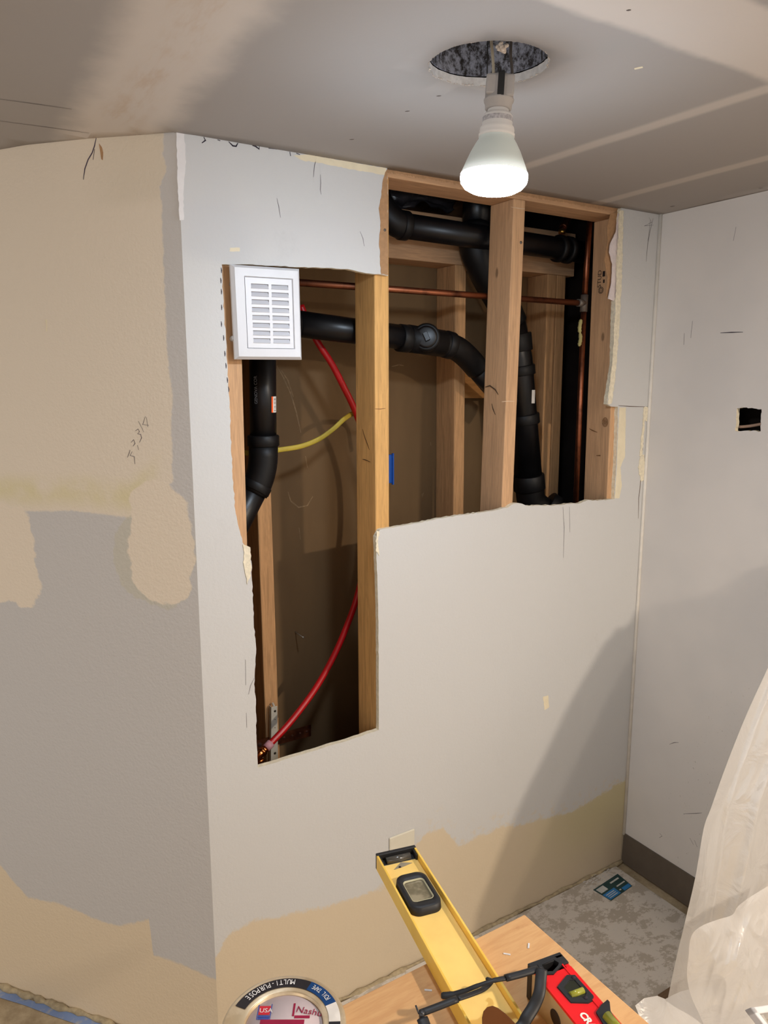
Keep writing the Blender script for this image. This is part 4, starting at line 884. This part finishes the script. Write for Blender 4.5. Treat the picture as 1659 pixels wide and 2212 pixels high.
lz = [gz-.014]*10
put('lens', MB().prism([PZ(*p, gz-.014) for p in lpx], Vector((0, 0, .0022))), ln.m, gls, bevel=.0008)
# ---------------------------------------------------------------- foil tape roll
ZT = TZ+.05
rc_ = PZ(613, 2212, ZT); RT = .0755
rt = thing('tape_roll', 'roll of foil tape with printed label ring at the table edge', 'tape', (rc_.x, rc_.y, TZ))
foil = M('wrapped_foil', .35, .55, .4); foil.color(foil.mix(srgb(206, 184, 150), srgb(232, 214, 184), foil.noise(20, 4).step(.4, .6)))
RI = .0475
put('roll', MB().lathe([(RI, 0), (RT, 0), (RT, .047), (RT-.001, .0492), (RT-.004, .05), (RI+.002, .05), (RI, .049), (RI, 0)], (rc_.x, rc_.y, TZ+.0004), upv, 96, cap=False), foil.m, rt)
card = put('core_card', MB().lathe([(0, 0), (RI-.0005, 0), (RI-.0005, .002), (0, .002)], (rc_.x, rc_.y, ZT-.006), upv, 64), plain('pale_card', srgb(206, 190, 192), .5, var=.03), rt, label='pale printed card in the core')
tocam = (Vector((CAMP.x, CAMP.y, 0))-Vector((rc_.x, rc_.y, 0))).normalized(); rgt = Vector((r_.x, r_.y, 0)).normalized(); fwd = Vector((-rgt.y, rgt.x, 0))
def ring(a0, a1, r0, r1, zz, n=40):  # angle 0 = image right, 90 = away
    mb = MB(); vs = []
    for i in range(n+1):
        a = math.radians(a0+(a1-a0)*i/n); d = rgt*math.cos(a)+fwd*math.sin(a); c = Vector((rc_.x, rc_.y, zz))
        taper = 1.0
        vs += [c+d*r0, c+d*r1]
    mb.add(vs, [(2*i, 2*i+1, 2*i+3, 2*i+2) for i in range(n)]); return mb
r0, r1 = .0545, .0685; zz = ZT+.0012
lr = put('label_ring', ring(-40, 158, r0, r1, zz), plain('label_black', srgb(34, 30, 34), .35, spec=.5), rt)
put('blue_section', ring(27, 66, r0, r1, zz+.0002), plain('label_blue', srgb(22, 66, 120), .35), lr)
wsn = put('white_section', ring(2, 27, r0, r1, zz+.0002), plain('label_white', srgb(232, 226, 218), .4), lr)
mrn = plain('label_maroon', srgb(150, 26, 62), .4)
put('maroon_badge', ring(7, 21, r0+.003, r1-.003, zz+.0004), mrn, wsn)
def arctext(body, a_start, a_end, size, rbase, mb, zoff=.0006):
    n = len(body)
    for i, ch in enumerate(body):
        a = math.radians(a_start+(a_end-a_start)*(i+.5)/n); d = rgt*math.cos(a)+fwd*math.sin(a); tg_ = rgt*-math.sin(a)+fwd*math.cos(a)
        text_mesh(ch, size, Vector((rc_.x, rc_.y, zz+zoff))+d*rbase, tg_, -d, mb, align='CENTER', sx=.66)
    return mb
wprint = plain('label_print_white', srgb(240, 238, 236), .4)
tmx = arctext('MULTI-PURPOSE', 84, 146, .0115, r1-.0028, MB()); arctext('FOIL TAPE', 33, 61, .0095, r1-.0034, tmx)
put('lettering', tmx, wprint, lr)
# core card print: badge and lettering
cz2 = ZT-.0037; C0 = Vector((rc_.x, rc_.y, cz2))
def cq(u0, u1, v0, v1, mb, h=.0002):
    q = [C0+rgt*u+fwd*v for u, v in ((u0, v0), (u1, v0), (u1, v1), (u0, v1))]; return mb.prism(q, upv*h)
put('maroon_band', cq(-.030, .024, -.012, .010, MB()), mrn, card)
put('red_badge', cq(-.034, -.020, .017, .030, MB()), plain('badge_red', srgb(206, 44, 60), .4), card)
bd2 = cq(-.034, -.020, .013, .016, MB()); cq(-.0355, -.0345, .010, .033, bd2); cq(-.0195, -.0185, .010, .033, bd2); cq(-.034, -.020, .010, .0125, bd2); put('blue_bars', bd2, plain('badge_blue', srgb(60, 80, 160), .4), card)
tt = text_mesh('USA', .009, C0+rgt*-.0335+fwd*.020+upv*.0003, rgt, fwd); put('lettering', tt, wprint, card)
mb2 = cq(.011, .030, .012, .016, MB()); cq(.008, .0105, .015, .034, mb2); put('maroon_edge', mb2, mrn, card)
tt = text_mesh('Nashua', .013, C0+rgt*.0115+fwd*.021+upv*.0003, rgt*.97+fwd*-.2, fwd+rgt*.2); put('brand_lettering', tt, mrn, card)
# ---------------------------------------------------------------- painter's tape on the floor
bt = MB(); pts = [PZ(*p, .0012) for p in [(-60, 2116), (0, 2142), (60, 2166), (120, 2186), (190, 2206), (260, 2232)]]
vsb = []
for i, p in enumerate(pts): w_ = (.012+.004*math.sin(i*2.1)); vsb += [p+LN*w_, p-LN*w_]
bt.add(vsb, [(2*i, 2*i+1, 2*i+3, 2*i+2) for i in range(len(pts)-1)])
m = M('blue_masking', .7); m.color(m.mix(srgb(120, 140, 180), srgb(160, 160, 160), m.noise(40, 4).step(.5, .7)))
o = put('masking_tape', bt, m.m); o['label'] = 'strip of faded blue masking tape stuck on the floor at lower left'; o['category'] = 'tape'
# ---------------------------------------------------------------- wood offcut by the sheeting
wa, wb_ = PZ(1420, 2156, .0072), PZ(1450, 2136, .0072); wd_ = (wb_-wa).normalized(); wp_ = upv.cross(wd_); wp_ = -wp_ if wp_.dot(CAMP-wa) < 0 else wp_
o = put('wood_offcut', MB().fbox(wa, wd_, wp_, upv, (0, .14), (0, .045), (0, .010)), plain('dark_scrap', srgb(104, 80, 58), .8, stretch=(1, 8, 1)), bevel=.001); o['label'] = 'small wood offcut on the floor at the foot of the plastic sheeting'; o['category'] = 'wood scrap'
# ---------------------------------------------------------------- plastic sheeting
pm = bpy.data.materials.new('poly_sheeting'); pm.use_nodes = True; t = pm.node_tree; t.nodes.remove(t.nodes['Principled BSDF'])
N = lambda k: t.nodes.new(k)
df, tl, gs, tp_ = N('ShaderNodeBsdfDiffuse'), N('ShaderNodeBsdfTranslucent'), N('ShaderNodeBsdfGlossy'), N('ShaderNodeBsdfTransparent')
df.inputs[0].default_value = (.78, .76, .74, 1); tl.inputs[0].default_value = (.86, .84, .82, 1); gs.inputs['Roughness'].default_value = .11
m1, m2, m3, fn = N('ShaderNodeMixShader'), N('ShaderNodeMixShader'), N('ShaderNodeMixShader'), N('ShaderNodeFresnel')
m1.inputs[0].default_value = .35; m2.inputs[0].default_value = .33; fn.inputs[0].default_value = 1.55
L_ = t.links.new; L_(df.outputs[0], m1.inputs[1]); L_(tl.outputs[0], m1.inputs[2]); L_(m1.outputs[0], m2.inputs[1]); L_(tp_.outputs[0], m2.inputs[2]); L_(m2.outputs[0], m3.inputs[1]); L_(gs.outputs[0], m3.inputs[2]); m3.inputs[0].default_value = .16; L_(m3.outputs[0], t.nodes['Material Output'].inputs[0])
tcn, nn, bp = N('ShaderNodeTexCoord'), N('ShaderNodeTexNoise'), N('ShaderNodeBump'); nn.inputs['Scale'].default_value = 11; nn.inputs['Detail'].default_value = 4; nn.inputs['Distortion'].default_value = 1.5; bp.inputs['Strength'].default_value = .6; bp.inputs['Distance'].default_value = .012
L_(tcn.outputs['Object'], nn.inputs['Vector']); L_(nn.outputs[0], bp.inputs['Height'])
for n_ in (df, tl, gs): L_(bp.outputs[0], n_.inputs['Normal'])
def surf(fn_, nu, nv):
    mb = MB()
    for j_ in range(nv+1):
        for i in range(nu+1): mb.v.append(Vector(fn_(i/nu, j_/nv)))
    for j_ in range(nv):
        for i in range(nu): a = j_*(nu+1)+i; mb.f.append([a, a+1, a+nu+2, a+nu+1]); mb.mi.append(0); mb.sm.append(True)
    return mb
ps = thing('plastic_sheeting', 'clear crumpled plastic sheeting draped over goods at the lower right', 'plastic sheeting', (1.1, -.8, 0))
# the far hanging edge, on the plane the sheet hangs in
YE = -.62
epx = [(1760, 1235), (1700, 1350), (1659, 1442), (1612, 1545), (1570, 1650), (1536, 1745), (1520, 1790), (1503, 1890), (1480, 1990), (1462, 2065), (1444, 2150), (1430, 2225), (1418, 2310)]
ep = smoothpath([PY(*p, YE) for p in epx], 6)
def along(L, t):
    k = min(int(t*(len(L)-1)), len(L)-2); return L[k].lerp(L[k+1], t*(len(L)-1)-k)
def drape(u, v):
    e = along(ep, v); x1 = W-.015; x = e.x+(x1-e.x)*u
    fold = .006*math.sin(u*24+v*1.2)*min(1, u*5)+.008*mnoise.noise(Vector((u*6, v*3, 2)))*min(1, u*6)-.006*abs(mnoise.noise(Vector((u*9, v*9, 8))))*min(1, u*4)
    for u0_, k_, w_, h_ in ((.14, .10, .012, .010), (.30, -.18, .016, .012), (.47, .22, .014, .010), (.62, -.1, .02, .014), (.8, .15, .02, .012)): fold += h_*math.exp(-((u-u0_-k_*(v-.5))/w_)**2)
    return (x, YE-fold-.10*u*u, e.z+.12*u*(1-v)+.02*mnoise.noise(Vector((u*9, v*6, 5)))*min(1, u*6))
put('hanging_sheet', surf(drape, 120, 80), pm, ps)
ep2 = [PY(p[0]+(34 if p[1] < 1700 else 26), p[1]+8, YE+.03) for p in epx]; ep2 = smoothpath(ep2, 6)
def drape2(u, v):
    e = along(ep2, v); x = e.x+(W-.02-e.x)*u
    return (x, YE+.045-.006*math.sin(u*20+v*2)-.008*mnoise.noise(Vector((u*6, v*4, 9)))-.10*u*u, e.z+.1*u*(1-v))
put('inner_layer', surf(drape2, 60, 60), pm, ps)
# billowing fold in front
bpx = [(1740, 1870), (1700, 1890), (1659, 1914), (1620, 1938), (1594, 1958), (1582, 1976), (1552, 1986), (1520, 1998), (1500, 2012), (1491, 2030), (1488, 2060), (1484, 2100), (1487, 2130), (1496, 2160), (1510, 2190), (1526, 2230), (1540, 2290)]
bp_ = smoothpath([PY(*p, -.74) for p in bpx], 5)
def bulge(u, v):
    e = along(bp_, u); c = PY(1720, 2130, -.76); w = v
    p = e.lerp(c, w); out = .06*math.sin(min(1, w*1.3)*math.pi/2)
    n_ = mnoise.noise(Vector((p.x*11, p.z*10, 1)))*.03-abs(mnoise.noise(Vector((p.x*13+p.z*6, p.z*12-p.x*5, 7))))*.03-abs(mnoise.noise(Vector((p.x*26-p.z*9, p.z*14, 3))))*.008
    toC = (CAMP-p).normalized(); return p+toC*(out+n_*min(1, w*5))
put('billow', surf(bulge, 240, 130), pm, ps)
fpx = [(1372, 2172), (1392, 2156), (1420, 2151), (1437, 2158), (1452, 2150), (1470, 2142), (1500, 2134), (1540, 2130), (1620, 2140)]
fp_ = [PY(*p, -.70) for p in fpx]
def skirt(u, v):
    e = along(fp_, u); p = e+Vector((-.04*v, -.12*v, -(e.z-.012)*v))
    return p+Vector((.012*mnoise.noise(Vector((u*5, v*3, 4)))*min(1, v*6), -.05*math.sin(min(1, v*2.5)*math.pi*.5)-.02*(mnoise.noise(Vector((u*6, v*4, 3)))+.3)*min(1, v*6), 0))
put('floor_skirt', surf(skirt, 80, 40), pm, ps)
# white board end poking out over the sheeting
wb = thing('white_frame', 'corner of a white frame on the plastic at the bottom right', 'frame', PY(1630, 2190, -.86))
c0, c1, c2 = PY(1622, 2176, -.86), PY(1700, 2164, -.86), PY(1680, 2250, -.90)
wA, wB = (c1-c0).normalized(), (c2-c0).normalized(); wN = wA.cross(wB).normalized()
put('rail', MB().fbox(c0, wA, wB, wN, (0, .12), (0, .012), (0, .014)), white, wb, bevel=.002); put('rail', MB().fbox(c0, wA, wB, wN, (0, .012), (0, .14), (0, .014)), white, wb, bevel=.002)
# goods under the sheet
gd = thing('storage_box', 'white box under the plastic sheeting against the right wall', 'box', (1.24, -.52, .0072))
put('carton', MB().box((1.21, -.585, .0072), (W-.012, -.46, .56)), plain('carton_white', srgb(222, 216, 206), .7), gd, bevel=.004)
put('lid', MB().box((1.205, -.59, .56), (W-.010, -.455, .60)), plain('lid_white', srgb(232, 228, 220), .6), gd, bevel=.004)
